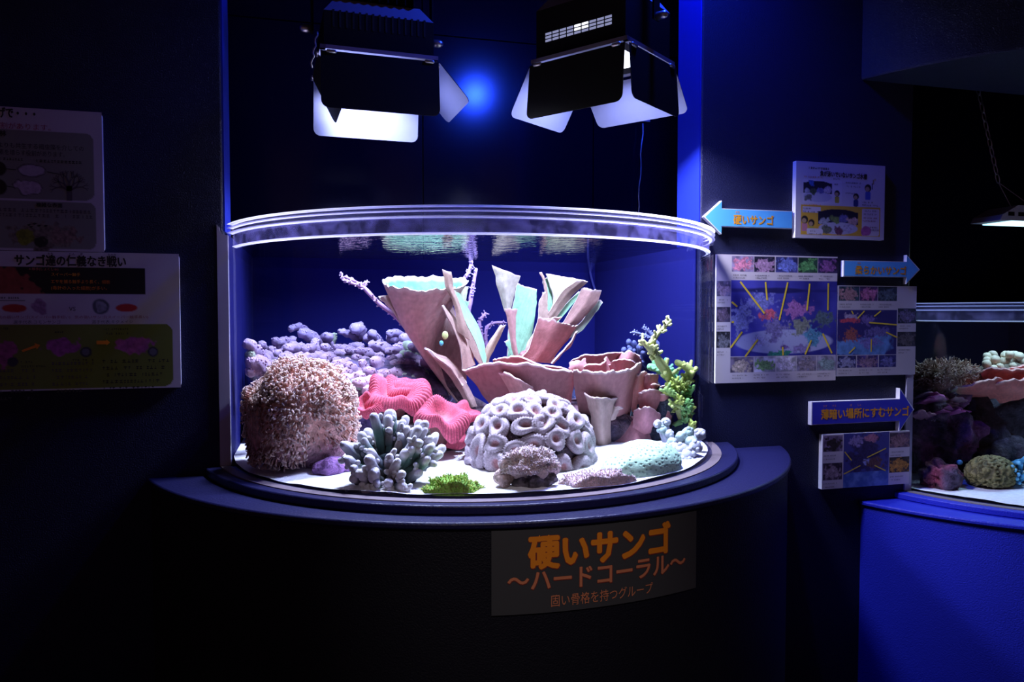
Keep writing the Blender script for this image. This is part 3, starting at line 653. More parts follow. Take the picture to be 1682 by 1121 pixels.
mini_tank(0.08, 0.24, 0.40, 0.53, 1, ((0.12, 0.5, (0.35, 0.35, 0.42)), (0.35, 0.5, (0.06, 0.09, 0.05)), (0.6, 0.45, (0.12, 0.12, 0.32)), (0.85, 0.42, (0.42, 0.36, 0.45)), (0.15, 0.8, (0.12, 0.12, 0.12)), (0.28, 0.14, (0.05, 0.12, 0.4))))
mini_tank(0.25, 0.60, 0.70, 0.95, 20, ((0.15, 0.5, (0.35, 0.36, 0.42)), (0.42, 0.42, (0.14, 0.20, 0.06)), (0.62, 0.35, (0.12, 0.11, 0.30)), (0.86, 0.45, (0.45, 0.28, 0.28)), (0.2, 0.78, (0.12, 0.13, 0.10)), (0.5, 0.82, (0.12, 0.04, 0.08)), (0.75, 0.72, (0.4, 0.36, 0.5))))
def kid(x, y, s, shirt, arm=False):
    im.ell(x, y, 0.040*s, 0.055*s, (0.015, 0.012, 0.018), 0.1); im.ell(x-0.006*s, y+0.014*s, 0.026*s, 0.034*s, (0.42, 0.28, 0.16), 0.12)
    im.rrect(x-0.032*s, y+0.05*s, x+0.032*s, y+0.155*s, 2, shirt)
kid(0.455, 0.40, 0.8, (0.42, 0.36, 0.05)); kid(0.67, 0.43, 0.85, (0.02, 0.03, 0.16)); kid(0.805, 0.31, 1.0, (0.06, 0.10, 0.42)); kid(0.10, 0.76, 1.0, (0.5, 0.2, 0.26)); kid(0.175, 0.80, 0.9, (0.45, 0.38, 0.05))
im.rect(0.845, 0.24, 0.86, 0.33, (0.02, 0.02, 0.1)); im.rect(0.86, 0.20, 0.875, 0.26, (0.3, 0.2, 0.12)); im.ell(0.885, 0.195, 0.015, 0.02, (0.5, 0.4, 0.25))
im.rrect(0.125, 0.875, 0.30, 0.95, 2, (0.6, 0.55, 0.62)); im.ell(0.79, 0.89, 0.055, 0.06, (0.34, 0.08, 0.24), 0.1, 0.3)
im.mesh(fn, t, W, H); fc = Face(fn)
fc.text('魚が泳いでいないサンゴ水槽', 0.26*W, 0.825*H, 0.021, 'black', 0.02, width=0.53*W, rot=-0.02)
fc.marks(0.13*W, 0.36*W, 0.905*H, 0.009, 'black', seed=2); fc.marks(0.07*W, 0.30*W, 0.79*H, 0.007, 'salmon', seed=4)
for i, (a, b_, y, k) in enumerate(((0.55, 0.73, 0.74, 'grey_ink'), (0.56, 0.72, 0.69, 'grey_ink'), (0.42, 0.50, 0.71, 'grey_ink'), (0.55, 0.66, 0.60, 'grey_ink'), (0.74, 0.88, 0.49, 'black'), (0.74, 0.93, 0.45, 'black'), (0.08, 0.17, 0.375, 'black'), (0.08, 0.27, 0.335, 'black'), (0.14, 0.22, 0.085, 'black'), (0.14, 0.29, 0.045, 'grey_ink'),
                                   (0.77, 0.92, 0.375, 'grey_ink'), (0.76, 0.92, 0.33, 'grey_ink'), (0.76, 0.92, 0.28, 'redink'), (0.75, 0.90, 0.24, 'redink'), (0.82, 0.93, 0.155, 'black'), (0.84, 0.94, 0.12, 'black'), (0.07, 0.28, 0.425, 'orange'), (0.41, 0.49, 0.78, 'grey_ink'))):
    fc.marks(a*W, b_*W, y*H, 0.0065, k, seed=i+70)
fc.finish(t, {})

# ---- arrows
def arrow(label, tipx, x_other, zc, hh, hs, hl, m, y=-0.001, th=0.016):
    s = 1 if tipx > x_other else -1; xn = tipx-s*hl
    pr = [(tipx, zc), (xn, zc+hs), (xn, zc+hh), (x_other, zc+hh), (x_other, zc-hh), (xn, zc-hh), (xn, zc-hs)]
    n = len(pr); b = MB()
    b.add([(x, yy, z) for yy in (y, y-th) for x, z in pr], [tuple(range(n)), tuple(range(2*n-1, n-1, -1))]+[(i, (i+1) % n, n+(i+1) % n, n+i) for i in range(n)])
    t = thing('arrow_sign', label, 'sign', ((tipx+x_other)/2, y, zc-hh), 'arrow signs on the wall')
    b.build('board', M['board'], t, smooth=False)
    e = 0.0035; q = np.array(pr); q[:, 1] = zc+(q[:, 1]-zc)*(1-e/hh*0.55); q[0, 0] -= s*e*1.6; q[3:5, 0] += s*e; 
    x0, z0 = min(tipx, x_other), zc-hh
    fn = wallmap(x0, z0, y-th); fc = Face(fn); fc.poly([(a-x0, b_-z0) for a, b_ in q], m, 0.0006)
    return t, fc, x0, z0
t, fc, x0, z0 = arrow('light blue arrow sign pointing left at the rim of the aquarium', 1.298, 1.648, 1.728, 0.031, 0.058, 0.068, 'arrowblue')
AU = lambda px, py=360: P(px, py, 0)[0]-x0
fc.text('硬いサンゴ', AU(1200), 0.012, 0.036, 'orange2', 0.02, width=AU(1266)-AU(1200)); fc.text('かた', AU(1203), 0.048, 0.009, 'orange2', 0.01); fc.finish(t, {'arrowblue': 'face'})
t, fc, x0, z0 = arrow('light blue arrow sign pointing right at the wall corner, beside the large photo panel', 2.197, 1.862, 1.560, 0.029, 0.054, 0.060, 'arrowblue')
fc.text('柔らかいサンゴ', AU(1399, 440), 0.011, 0.034, 'orange2', 0.02, width=AU(1483, 440)-AU(1399, 440)); fc.text('やわ', AU(1402, 440), 0.046, 0.008, 'orange2', 0.01); fc.finish(t, {'arrowblue': 'face'})
t, fc, x0, z0 = arrow('deep blue arrow sign pointing right, lowest of the three arrows, above the small photo panel', 2.180, 1.734, 1.036, 0.042, 0.082, 0.066, 'arrowdeep', th=0.02)
fc.text('薄暗い場所にすむサンゴ', AU(1342, 676), 0.022, 0.040, 'orange2', 0.02, width=AU(1486, 676)-AU(1342, 676))
for s, px in (('うす', 1345), ('ぐら', 1360), ('ば', 1389), ('しょ', 1401)): fc.text(s, AU(px, 676), 0.064, 0.009, 'orange2', 0.01)
fc.finish(t, {'arrowdeep': 'face'})

# ---- photo panels
def caption(fc, W, H, x0, x1, y0, y1, sd):
    n = 2
    for k in range(n): fc.marks(x0*W+0.003, (x0+(x1-x0)*(0.75 if k == 0 else 0.6))*W, (1-(y0+(y1-y0)*(0.4+0.38*k)))*H, 0.0055, 'grey_ink', seed=sd+k)
WHT = (0.60, 0.54, 0.60); BL = (0.02, 0.02, 0.10)
t, fc_, W, H = board('photo_panel', 'largest white panel of coral photographs round a central tank picture, right beside the aquarium', 'sign', 1.353, 1.153, 1.842, 1.602, -0.001, 0.008); fn = fc_
im = Img(250, 230, WHT); X = lambda px: (px-1175)/195.0; Yp = lambda py: (py-420)/210.0
im.rect(X(1198), Yp(462), X(1371), Yp(587), (0.035, 0.035, 0.30)); im.speck(X(1198), Yp(462), X(1371), Yp(587), (0.02, 0.02, 0.20), (0.06, 0.06, 0.42), 5, 3)
im.ell(X(1284), Yp(478), 0.5, 0.025, (0.012, 0.012, 0.10), 0.5, 0.3, 4, 8, (X(1198), Yp(462), X(1371), Yp(587)))
cl = (X(1198), Yp(462), X(1371), Yp(587)); im.ell(X(1284), Yp(563), (X(1366)-X(1284)), Yp(586)-Yp(563)-0.01, (0.34, 0.36, 0.62), 0.06, 0, clip=cl)
for k, (x, y, rx, ry, c) in enumerate(((1244, 498, 28, 14, (0.16, 0.17, 0.5)), (1305, 510, 22, 16, (0.30, 0.12, 0.36)), (1258, 518, 16, 10, (0.5, 0.10, 0.16)), (1215, 528, 18, 24, (0.20, 0.22, 0.50)), (1271, 542, 19, 22, (0.16, 0.14, 0.36)), (1310, 538, 18, 14, (0.20, 0.22, 0.20)), (1350, 525, 18, 14, (0.08, 0.12, 0.16)), (1331, 556, 14, 16, (0.08, 0.24, 0.40)), (1241, 562, 14, 9, (0.30, 0.30, 0.55)), (1278, 583, 20, 6, (0.03, 0.22, 0.16)), (1310, 575, 14, 7, (0.2, 0.16, 0.4)), (1285, 572, 6, 4, (0.14, 0.08, 0.3)))):
    im.ell(X(x), Yp(y), rx/195, ry/210, c, 0.25, 0.5, 40, k+3, cl)
tops = ((1199, 1233, (0.25, 0.2, 0.35), (0.62, 0.22, 0.34)), (1234, 1267, (0.02, 0.02, 0.05), (0.42, 0.25, 0.42)), (1268, 1304, (0.05, 0.05, 0.2), (0.16, 0.20, 0.60)), (1305, 1337, (0.02, 0.06, 0.04), (0.10, 0.30, 0.10)), (1338, 1370, (0.03, 0.02, 0.08), (0.22, 0.08, 0.26)))
for k, (a, b_, bg, fg) in enumerate(tops): im.photo(X(a), Yp(422), X(b_), Yp(448), bg, fg, k+10)
for k, (a, b_, bg, fg) in enumerate(((463, 488, (0.2, 0.18, 0.3), (0.35, 0.26, 0.36)), (505, 530, (0.06, 0.05, 0.1), (0.14, 0.10, 0.16)), (546, 572, (0.02, 0.02, 0.03), (0.16, 0.16, 0.2)))): im.photo(X(1176), Yp(a), X(1197), Yp(b_), bg, fg, k+30)
for k, (a, b_, bg, fg) in enumerate(((1198, 1235, (0.15, 0.12, 0.2), (0.42, 0.34, 0.30)), (1236, 1270, (0.5, 0.48, 0.6), (0.16, 0.30, 0.12)), (1271, 1304, (0.6, 0.58, 0.68), (0.5, 0.46, 0.6)), (1305, 1337, (0.2, 0.18, 0.3), (0.24, 0.20, 0.26)), (1338, 1370, (0.3, 0.28, 0.4), (0.22, 0.30, 0.32)))): im.photo(X(a), Yp(588), X(b_), Yp(613), bg, fg, k+50)
im.mesh(fn, t, W, H); fc = Face(fn)
for k, x in enumerate((1200, 1234, 1270, 1304, 1338)): caption(fc, W, H, X(x), X(x+33), Yp(450), Yp(461), k); caption(fc, W, H, X(x), X(x+33), Yp(614), Yp(626), k+9)
for k, y in enumerate((490, 533, 575)): caption(fc, W, H, X(1176), X(1198), Yp(y), Yp(y+12), k+90)
for a, b_ in (((1212, 464), (1251, 516)), ((1252, 464), (1255, 494)), ((1288, 464), (1275, 527)), ((1324, 466), (1320, 511)), ((1355, 465), (1355, 511)), ((1199, 497), (1208, 505)), ((1199, 530), (1203, 530)), ((1216, 546), (1198, 572)), ((1241, 559), (1221, 587)), ((1281, 572), (1282, 586)), ((1328, 561), (1318, 585)), ((1347, 550), (1363, 584))):
    fc.line((X(a[0])*W, (1-Yp(a[1]))*H), (X(b_[0])*W, (1-Yp(b_[1]))*H), 0.0065, 'yellow')
fc.finish(t, {'yellow': 'pointer_strip'})

t, fn, W, H = board('photo_panel', 'dim square panel of coral photographs at the wall corner, under the right-pointing light blue arrow', 'sign', 1.846, 1.167, 2.191, 1.4985, -0.001, 0.008)
im = Img(190, 170, (0.50, 0.46, 0.52)); X = lambda px: (px-1373)/129.0; Yp = lambda py: (py-470)/147.0; cl = (X(1373), Yp(509), X(1470), Yp(583))
im.rect(X(1373), Yp(509), X(1470), Yp(583), (0.025, 0.02, 0.14)); im.ell(X(1420), Yp(568), 0.42, 0.12, (0.10, 0.22, 0.50), 0.2, 0.3, 12, 3, cl)
for k, (x, y, rx, ry, c) in enumerate(((1395, 520, 12, 6, (0.3, 0.25, 0.4)), (1395, 527, 16, 4, (0.45, 0.06, 0.1)), (1420, 525, 12, 10, (0.14, 0.10, 0.34)), (1395, 550, 14, 12, (0.28, 0.08, 0.08)), (1440, 545, 22, 8, (0.12, 0.10, 0.30)), (1425, 562, 22, 10, (0.16, 0.14, 0.42)))): im.ell(X(x), Yp(y), rx/129, ry/147, c, 0.3, 0.5, 40, k, cl)
for k, (a, b_, bg, fg) in enumerate(((1375, 1407, (0.02, 0.05, 0.08), (0.32, 0.18, 0.2)), (1408, 1437, (0.05, 0.02, 0.1), (0.38, 0.12, 0.26)), (1438, 1469, (0.01, 0.02, 0.04), (0.07, 0.10, 0.14)))): im.photo(X(a), Yp(471), X(b_), Yp(495), bg, fg, k+1)
for k, (a, b_, bg, fg) in enumerate(((1374, 1404, (0.02, 0.02, 0.1), (0.24, 0.24, 0.42)), (1405, 1440, (0.06, 0.04, 0.2), (0.24, 0.15, 0.24)), (1441, 1470, (0.02, 0.02, 0.12), (0.12, 0.12, 0.32)))): im.photo(X(a), Yp(584), X(b_), Yp(604), bg, fg, k+11)
im.photo(X(1471), Yp(507), 1.0, Yp(532), (0.02, 0.03, 0.05), (0.12, 0.10, 0.2), 5); im.photo(X(1471), Yp(546), 1.0, Yp(570), (0.03, 0.03, 0.05), (0.10, 0.09, 0.10), 6)
im.mesh(fn, t, W, H); fc = Face(fn)
for k, x in enumerate((1375, 1408, 1438)): caption(fc, W, H, X(x), X(x+30), Yp(497), Yp(508), k); caption(fc, W, H, X(x), X(x+30), Yp(604), Yp(616), k+9)
for k, y in enumerate((532, 572)): caption(fc, W, H, X(1472), X(1500), Yp(y), Yp(y+12), k+90)
for a, b_ in (((1416, 511), (1405, 523)), ((1443, 511), (1432, 520)), ((1424, 530), (1470, 534)), ((1452, 546), (1471, 555)), ((1402, 570), (1392, 580)), ((1428, 557), (1428, 578)), ((1395, 511), (1398, 516))): fc.line((X(a[0])*W, (1-Yp(a[1]))*H), (X(b_[0])*W, (1-Yp(b_[1]))*H), 0.005, 'yellow')
fc.finish(t, {'yellow': 'pointer_strip'})

t, fn, W, H = board('photo_panel', 'small wide panel of coral photographs with a bright left edge, under the deep blue arrow', 'sign', 1.782, 0.757, 2.162, 0.957, -0.001, 0.02)
im = Img(180, 96, WHT); X = lambda px: (px-1349)/137.0; Yp = lambda py: (py-714)/78.0; cl = (X(1381), 0, X(1453), 1)
im.rect(X(1381), 0, X(1453), 1.0, (0.05, 0.05, 0.26)); im.ell(X(1417), 0.42, 0.22, 0.42, (0.03, 0.02, 0.10), 0.3, 0.5, 30, 2, cl); im.speck(X(1381), 0.72, X(1453), 1.0, (0.06, 0.12, 0.42), (0.16, 0.26, 0.62), 18, 4)
for k, (x, y, rx, ry, c) in enumerate(((1402, 725, 12, 8, (0.26, 0.20, 0.46)), (1425, 722, 12, 6, (0.42, 0.16, 0.26)), (1418, 756, 7, 4, (0.3, 0.34, 0.7)), (1430, 758, 14, 8, (0.12, 0.05, 0.05)))): im.ell(X(x), Yp(y), rx/137, ry/78, c, 0.3, 0.5, 40, k, cl)
im.photo(X(1350), 0.03, X(1380), 0.32, (0.2, 0.14, 0.24), (0.03, 0.02, 0.02), 3); im.photo(X(1350), 0.53, X(1380), 0.84, (0.06, 0.04, 0.06), (0.28, 0.20, 0.24), 4)
im.photo(X(1454), 0.03, 1.0, 0.31, (0.1, 0.06, 0.1), (0.26, 0.14, 0.16), 6); im.photo(X(1454), 0.48, 1.0, 0.78, (0.03, 0.02, 0.02), (0.50, 0.22, 0.03), 7)
im.mesh(fn, t, W, H); fc = Face(fn)
for k, (x, y) in enumerate(((1350, 740), (1350, 780), (1454, 740), (1454, 776))): caption(fc, W, H, X(x), X(x+30), Yp(y), Yp(y+13), k)
for a, b_ in (((1383, 740), (1394, 753)), ((1448, 738), (1418, 750)), ((1382, 772), (1408, 761)), ((1430, 762), (1448, 771))): fc.line((X(a[0])*W, (1-Yp(a[1]))*H), (X(b_[0])*W, (1-Yp(b_[1]))*H), 0.004, 'yellow')
fc.finish(t, {'yellow': 'pointer_strip'})

# ---- curved name sign on the central plinth
PCX, PCY, PR = 0.579, 0.401, 1.110
def on_plinth(px, py):
    d = fw+rt*(px-841)/FPX-up*(py-560.5)/FPX; o = CAM[:2]-np.array([PCX, PCY]); a = d[:2]@d[:2]; b_ = 2*o@d[:2]; c_ = o@o-PR*PR
    tt = (-b_-math.sqrt(b_*b_-4*a*c_))/(2*a); p = CAM+tt*d; return math.atan2(p[0]-PCX, -(p[1]-PCY)), p[2]
aL, zLb = on_plinth(807, 1007); aR, zRb = on_plinth(1140, 968); _, zT = on_plinth(807, 872); zB = (zLb+zRb)/2
SW = (aR-aL)*PR; SH = zT-zB
def bent(u, v, d):
    a = aL+u/PR; r = PR+0.006+d; return (PCX+r*math.sin(a), PCY-r*math.cos(a), zB+v)
t = thing('name_sign', 'grey curved sign with large orange lettering on the front of the dark plinth', 'sign', bent(SW/2, 0, 0))
b = MB(); us = np.linspace(0, SW, 24)
b.grid(np.array([[bent(u, 0, -0.005), bent(u, SH, -0.005), bent(u, SH, 0), bent(u, 0, 0)] for u in us]), wv=True)
for u in (0, SW): b.add([bent(u, 0, -0.005), bent(u, SH, -0.005), bent(u, SH, 0), bent(u, 0, 0)], [(0, 1, 2, 3)])
autosmooth(b.build('board', M['signgrey'], t)); fc = Face(bent)
SU = lambda px: ((px-807)/333.0)*SW
def su(px, py):
    a, z = on_plinth(px, py); return (a-aL)*PR, z-zB
def line_on(s, pxa, pya, pxb, pyb, size, ink, bold, ol=None):
    u0, v0 = su(pxa, pya); u1, v1 = su(pxb, pyb)
    if ol: fc.text(s, u0-0.001, v0-0.001, size, ol, bold+0.014, width=u1-u0+0.003, d=0.0009)
    fc.text(s, u0, v0, size, ink, bold, width=u1-u0, d=0.0014)
line_on('硬いサンゴ', 866, 929, 1098, 911, 0.082, 'orange', 0.026, 'redink')
line_on('～ハードコーラル～', 833, 969, 1122, 951, 0.056, 'salmon', 0.012, 'redink')
line_on('固い骨格を持つグループ', 904, 994, 1069, 981, 0.030, 'salmon', 0.0)
line_on('かた', 880, 888, 908, 885, 0.016, 'orange', 0.02)
for s, a, b_, y in (('かた', 906, 915, 980), ('こっ', 938, 947, 978), ('かく', 955, 964, 977), ('も', 986, 991, 973)): line_on(s, a, y, b_, y-0.5, 0.007, 'salmon', 0.0)
fc.finish(t, {})
# ================================================================== CORALS
def crm(p, n):
    """smooth curve through the points, n samples along axis 0"""
    p = np.asarray(p, float); m = len(p)
    if m == 2: t = np.linspace(0, 1, n).reshape((n,)+(1,)*(p.ndim-1)); return p[0]*(1-t)+p[1]*t
    q = np.concatenate([[2*p[0]-p[1]], p, [2*p[-1]-p[-2]]]); s = np.linspace(0, m-1, n); i = np.minimum(s.astype(int), m-2); t = (s-i).reshape((n,)+(1,)*(p.ndim-1))
    a, b, c, d = q[i], q[i+1], q[i+2], q[i+3]
    return 0.5*((2*b)+(c-a)*t+(2*a-5*b+4*c-d)*t*t+(3*b-a-3*c+d)*t**3)
MINT = (0.25, 0.48, 0.30); CREAM = (0.44, 0.46, 0.30); TAN = (0.33, 0.21, 0.165); ROSE = (0.33, 0.125, 0.130); PINK = (0.44, 0.18, 0.185); RIMC = (0.62, 0.50, 0.47)
def sheet(mb, rows, front, back, rim=RIMC, nu=26, nv=14, th=0.007, jag=0.006, wob=0.004, seed=0, rimw=0.07, freq=45, side=0.003):
    """rows: base .. rim, each the same number of 3-D points across"""
    rows = np.asarray(rows, float); G = crm(rows, nv); G = np.swapaxes(crm(np.swapaxes(G, 0, 1), nu), 0, 1)   # nv, nu, 3
    t = np.linspace(0, 1, nv)[:, None]
    up_ = G[-1]-G[-3]; up_ /= (np.linalg.norm(up_, axis=1, keepdims=True)+1e-9)
    j = fbm(np.column_stack([np.linspace(0, 1, nu)*freq*np.linalg.norm(G[-1, 0]-G[-1, -1])*1.6, np.zeros(nu)+seed*1.7, np.zeros(nu)]), 3, seed)
    G = G+(np.clip((t-0.55)/0.45, 0, 1)**2)[..., None]*(j*jag)[None, :, None]*up_[None]
    ac = G[:, -1]-G[:, 0]; ac /= (np.linalg.norm(ac, axis=1, keepdims=True)+1e-9)
    for k, sg in ((0, -1), (-1, 1)):
        jj = fbm(np.column_stack([np.linspace(0, 5, nv), np.zeros(nv)+seed+k*3, np.zeros(nv)]), 2, seed+5)
        wgt = np.clip(1-np.abs(np.arange(nu)-(0 if k == 0 else nu-1))/(nu*0.2), 0, 1)
        G = G+(jj[:, None]*wgt[None]*side)[..., None]*ac[:, None]
    du = np.gradient(G, axis=1); dv = np.gradient(G, axis=0); N = np.cross(du, dv); N /= (np.linalg.norm(N, axis=2, keepdims=True)+1e-9)
    if np.mean(np.einsum('ijk,ijk->ij', N, CAM-G)) < 0: N = -N
    G = G+N*(wob*fbm(G*14+seed*3.1, 2, seed))[..., None]
    tt = th*(1-0.35*t)[..., None]
    A, B = G+N*tt/2, G-N*tt/2
    sp = np.clip(0.5+0.9*vnoise(G*420, seed), 0, 1)[..., None]
    def colz(c):
        c = np.asarray(c); m = np.clip((t-(1-rimw))/rimw*1.3, 0, 1)[..., None]
        base = c*(0.90+0.20*sp)*(1+0.08*fbm(G*18, 2, seed+3))[..., None]
        return np.clip(base*(1-m)+np.asarray(rim)*m, 0, 1)
    mb.grid(A, colz(front)); mb.grid(B, colz(back))
    for sl in ((slice(None), 0), (slice(None), -1), (0, slice(None)), (-1, slice(None))):
        e = np.stack([A[sl], (A[sl]+B[sl])/2+0.0, B[sl]], 1)
        mb.grid(e, np.asarray(rim)*0.9)
    return mb
def strip(L, Rr, Yl, Yr, bulge=0.0):
    """rows from pixel outlines: L, Rr lists of (px, py) base..rim; depth Y at both sides; middle pushed towards the viewer by bulge"""
    rows = []
    for k in range(len(L)):
        yl = Yl[k] if isinstance(Yl, (list, tuple)) else Yl; yr = Yr[k] if isinstance(Yr, (list, tuple)) else Yr
        a, b = P(*L[k], yl), P(*Rr[k], yr); mm = P((L[k][0]+Rr[k][0])/2, (L[k][1]+Rr[k][1])/2, (yl+yr)/2-bulge)
        rows.append([a, a*0.45+mm*0.55+(a-mm)*0.0, mm, b*0.45+mm*0.55, b])
    return rows
def pt(parent, name, m='coral', **kw): pass

# ---------------- reef rock holding the corals up
def rock(name, label, ctr, rad, seed, c0, c1, parent=None, amp=0.28, sc=9, nu=40, nv=26, top=None):
    def cf(G, D, r):
        n = np.clip(0.5+0.9*fbm(G*38, 3, seed+2), 0, 1)[..., None]; m = np.clip(0.5+1.2*fbm(G*13+5, 2, seed+4), 0, 1)[..., None]
        c = np.asarray(c0)*(1-n)+np.asarray(c1)*n
        if top is not None: c = c*(1-m)+np.asarray(top)*m
        return c
    b = MB().blob(ctr, rad, nu, nv, amp, sc, seed=seed, colfn=cf)
    o = b.build(name, M['rock'], parent)
    if label: tag(o, label, 'rock')
    return o
SZ = TZ+0.004
rock('reef_rock', 'dark purple reef rock under the shaggy violet colony at the left back', (0.16, 0.46, SZ+0.10), (0.36, 0.30, 0.17), 3, (0.05, 0.04, 0.07), (0.16, 0.12, 0.20), amp=0.2, sc=6, nu=56, nv=36, top=(0.12, 0.09, 0.22))
rock('reef_rock', 'dark reef rock under the red folded brain corals', (0.33, 0.10, SZ+0.04), (0.15, 0.10, 0.09), 5, (0.05, 0.045, 0.05), (0.20, 0.17, 0.17), top=(0.15, 0.14, 0.10))
rock('reef_rock', 'dark shaded rock at the foot of the pink scroll coral', (0.80, 0.16, SZ+0.04), (0.30, 0.18, 0.10), 8, (0.045, 0.035, 0.06), (0.17, 0.10, 0.12), amp=0.25, sc=7, nu=48)
rock('reef_rock', 'rock at the right back under the green branching coral', (1.17, 0.20, SZ+0.06), (0.10, 0.16, 0.15), 12, (0.015, 0.02, 0.035), (0.05, 0.06, 0.08), amp=0.35, sc=14)

# ---------------- shaggy violet colony, left back
def shaggy():
    t = thing('finger_leather_coral', 'wide shaggy violet coral of many knobbly fingers, left back of the bright tank', 'coral', (0.16, 0.45, 1.1))
    r = np.random.default_rng(21); k = 0
    spots = []
    # rows of fingers from the back crest to the front edge (px, py, Y)
    for (py, Y, x0, x1, n) in ((560, 0.62, 455, 690, 12), (570, 0.57, 395, 715, 17), (581, 0.50, 392, 715, 19), (591, 0.44, 392, 712, 19), (601, 0.38, 392, 706, 19), (611, 0.33, 388, 700, 18), (621, 0.27, 530, 692, 10), (632, 0.21, 560, 680, 8), (641, 0.17, 560, 640, 5)):
        for i in range(n):
            spots.append((x0+(x1-x0)*(i+0.5+0.5*(r.random()-0.5))/n, py+r.normal()*5, Y+r.normal()*0.02))
    spots += [(478, 540, 0.6), (497, 548, 0.6), (560, 545, 0.62), (583, 541, 0.6), (610, 548, 0.6), (540, 553, 0.6), (640, 548, 0.6), (452, 560, 0.55), (430, 566, 0.5)]
    for (px, py, Y) in spots:
        tip = PI(px, py, Y)
        # keep inside the glass
        dx = tip[0]-TC[0]; dy = tip[1]-TC[1]
        if tip[0] < TC[0]-0.735: tip[0] = TC[0]-0.735+0.02*r.random()
        d = np.array([-0.55+0.5*r.normal(), -0.45+0.3*r.normal(), 0.42+0.2*r.random()]); d /= np.linalg.norm(d)
        L = 0.06+0.06*r.random(); base = tip-d*L; bend = np.array([0, 0, 0.022*r.random()])
        s = np.linspace(0, 1, 9)[:, None]; pts = base*(1-s)+tip*s+bend*np.sin(s*3.14)
        rad = (0.0125+0.0095*r.random()**1.5)*(0.75+0.35*np.sin(np.linspace(0.2, 2.4, 9)))
        blue = np.clip((640-py)/110, 0, 1)  # higher fingers bluer: the blue light is put into their colour
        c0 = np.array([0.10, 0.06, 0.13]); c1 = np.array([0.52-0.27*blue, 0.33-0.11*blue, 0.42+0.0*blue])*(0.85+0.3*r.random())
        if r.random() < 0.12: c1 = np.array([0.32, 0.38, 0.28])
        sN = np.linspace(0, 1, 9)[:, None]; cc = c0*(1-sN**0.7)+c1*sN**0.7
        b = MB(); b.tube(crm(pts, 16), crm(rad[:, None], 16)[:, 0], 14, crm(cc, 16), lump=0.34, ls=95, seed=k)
        # warty polyps
        for q in range(34):
            i = r.integers(2, 9); a = r.random()*6.28; nrm = np.array([math.cos(a)*0.9, -abs(math.sin(a))*0.7, 0.5*r.random()+0.25]); nrm /= np.linalg.norm(nrm)
            p = pts[i]+nrm*rad[i]*0.95; b.blob(p, (0.0036,)*3, 5, 4, 0, 1, c=np.clip(cc[i]*1.5, 0, 1))
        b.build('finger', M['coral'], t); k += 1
    return t
shaggy()

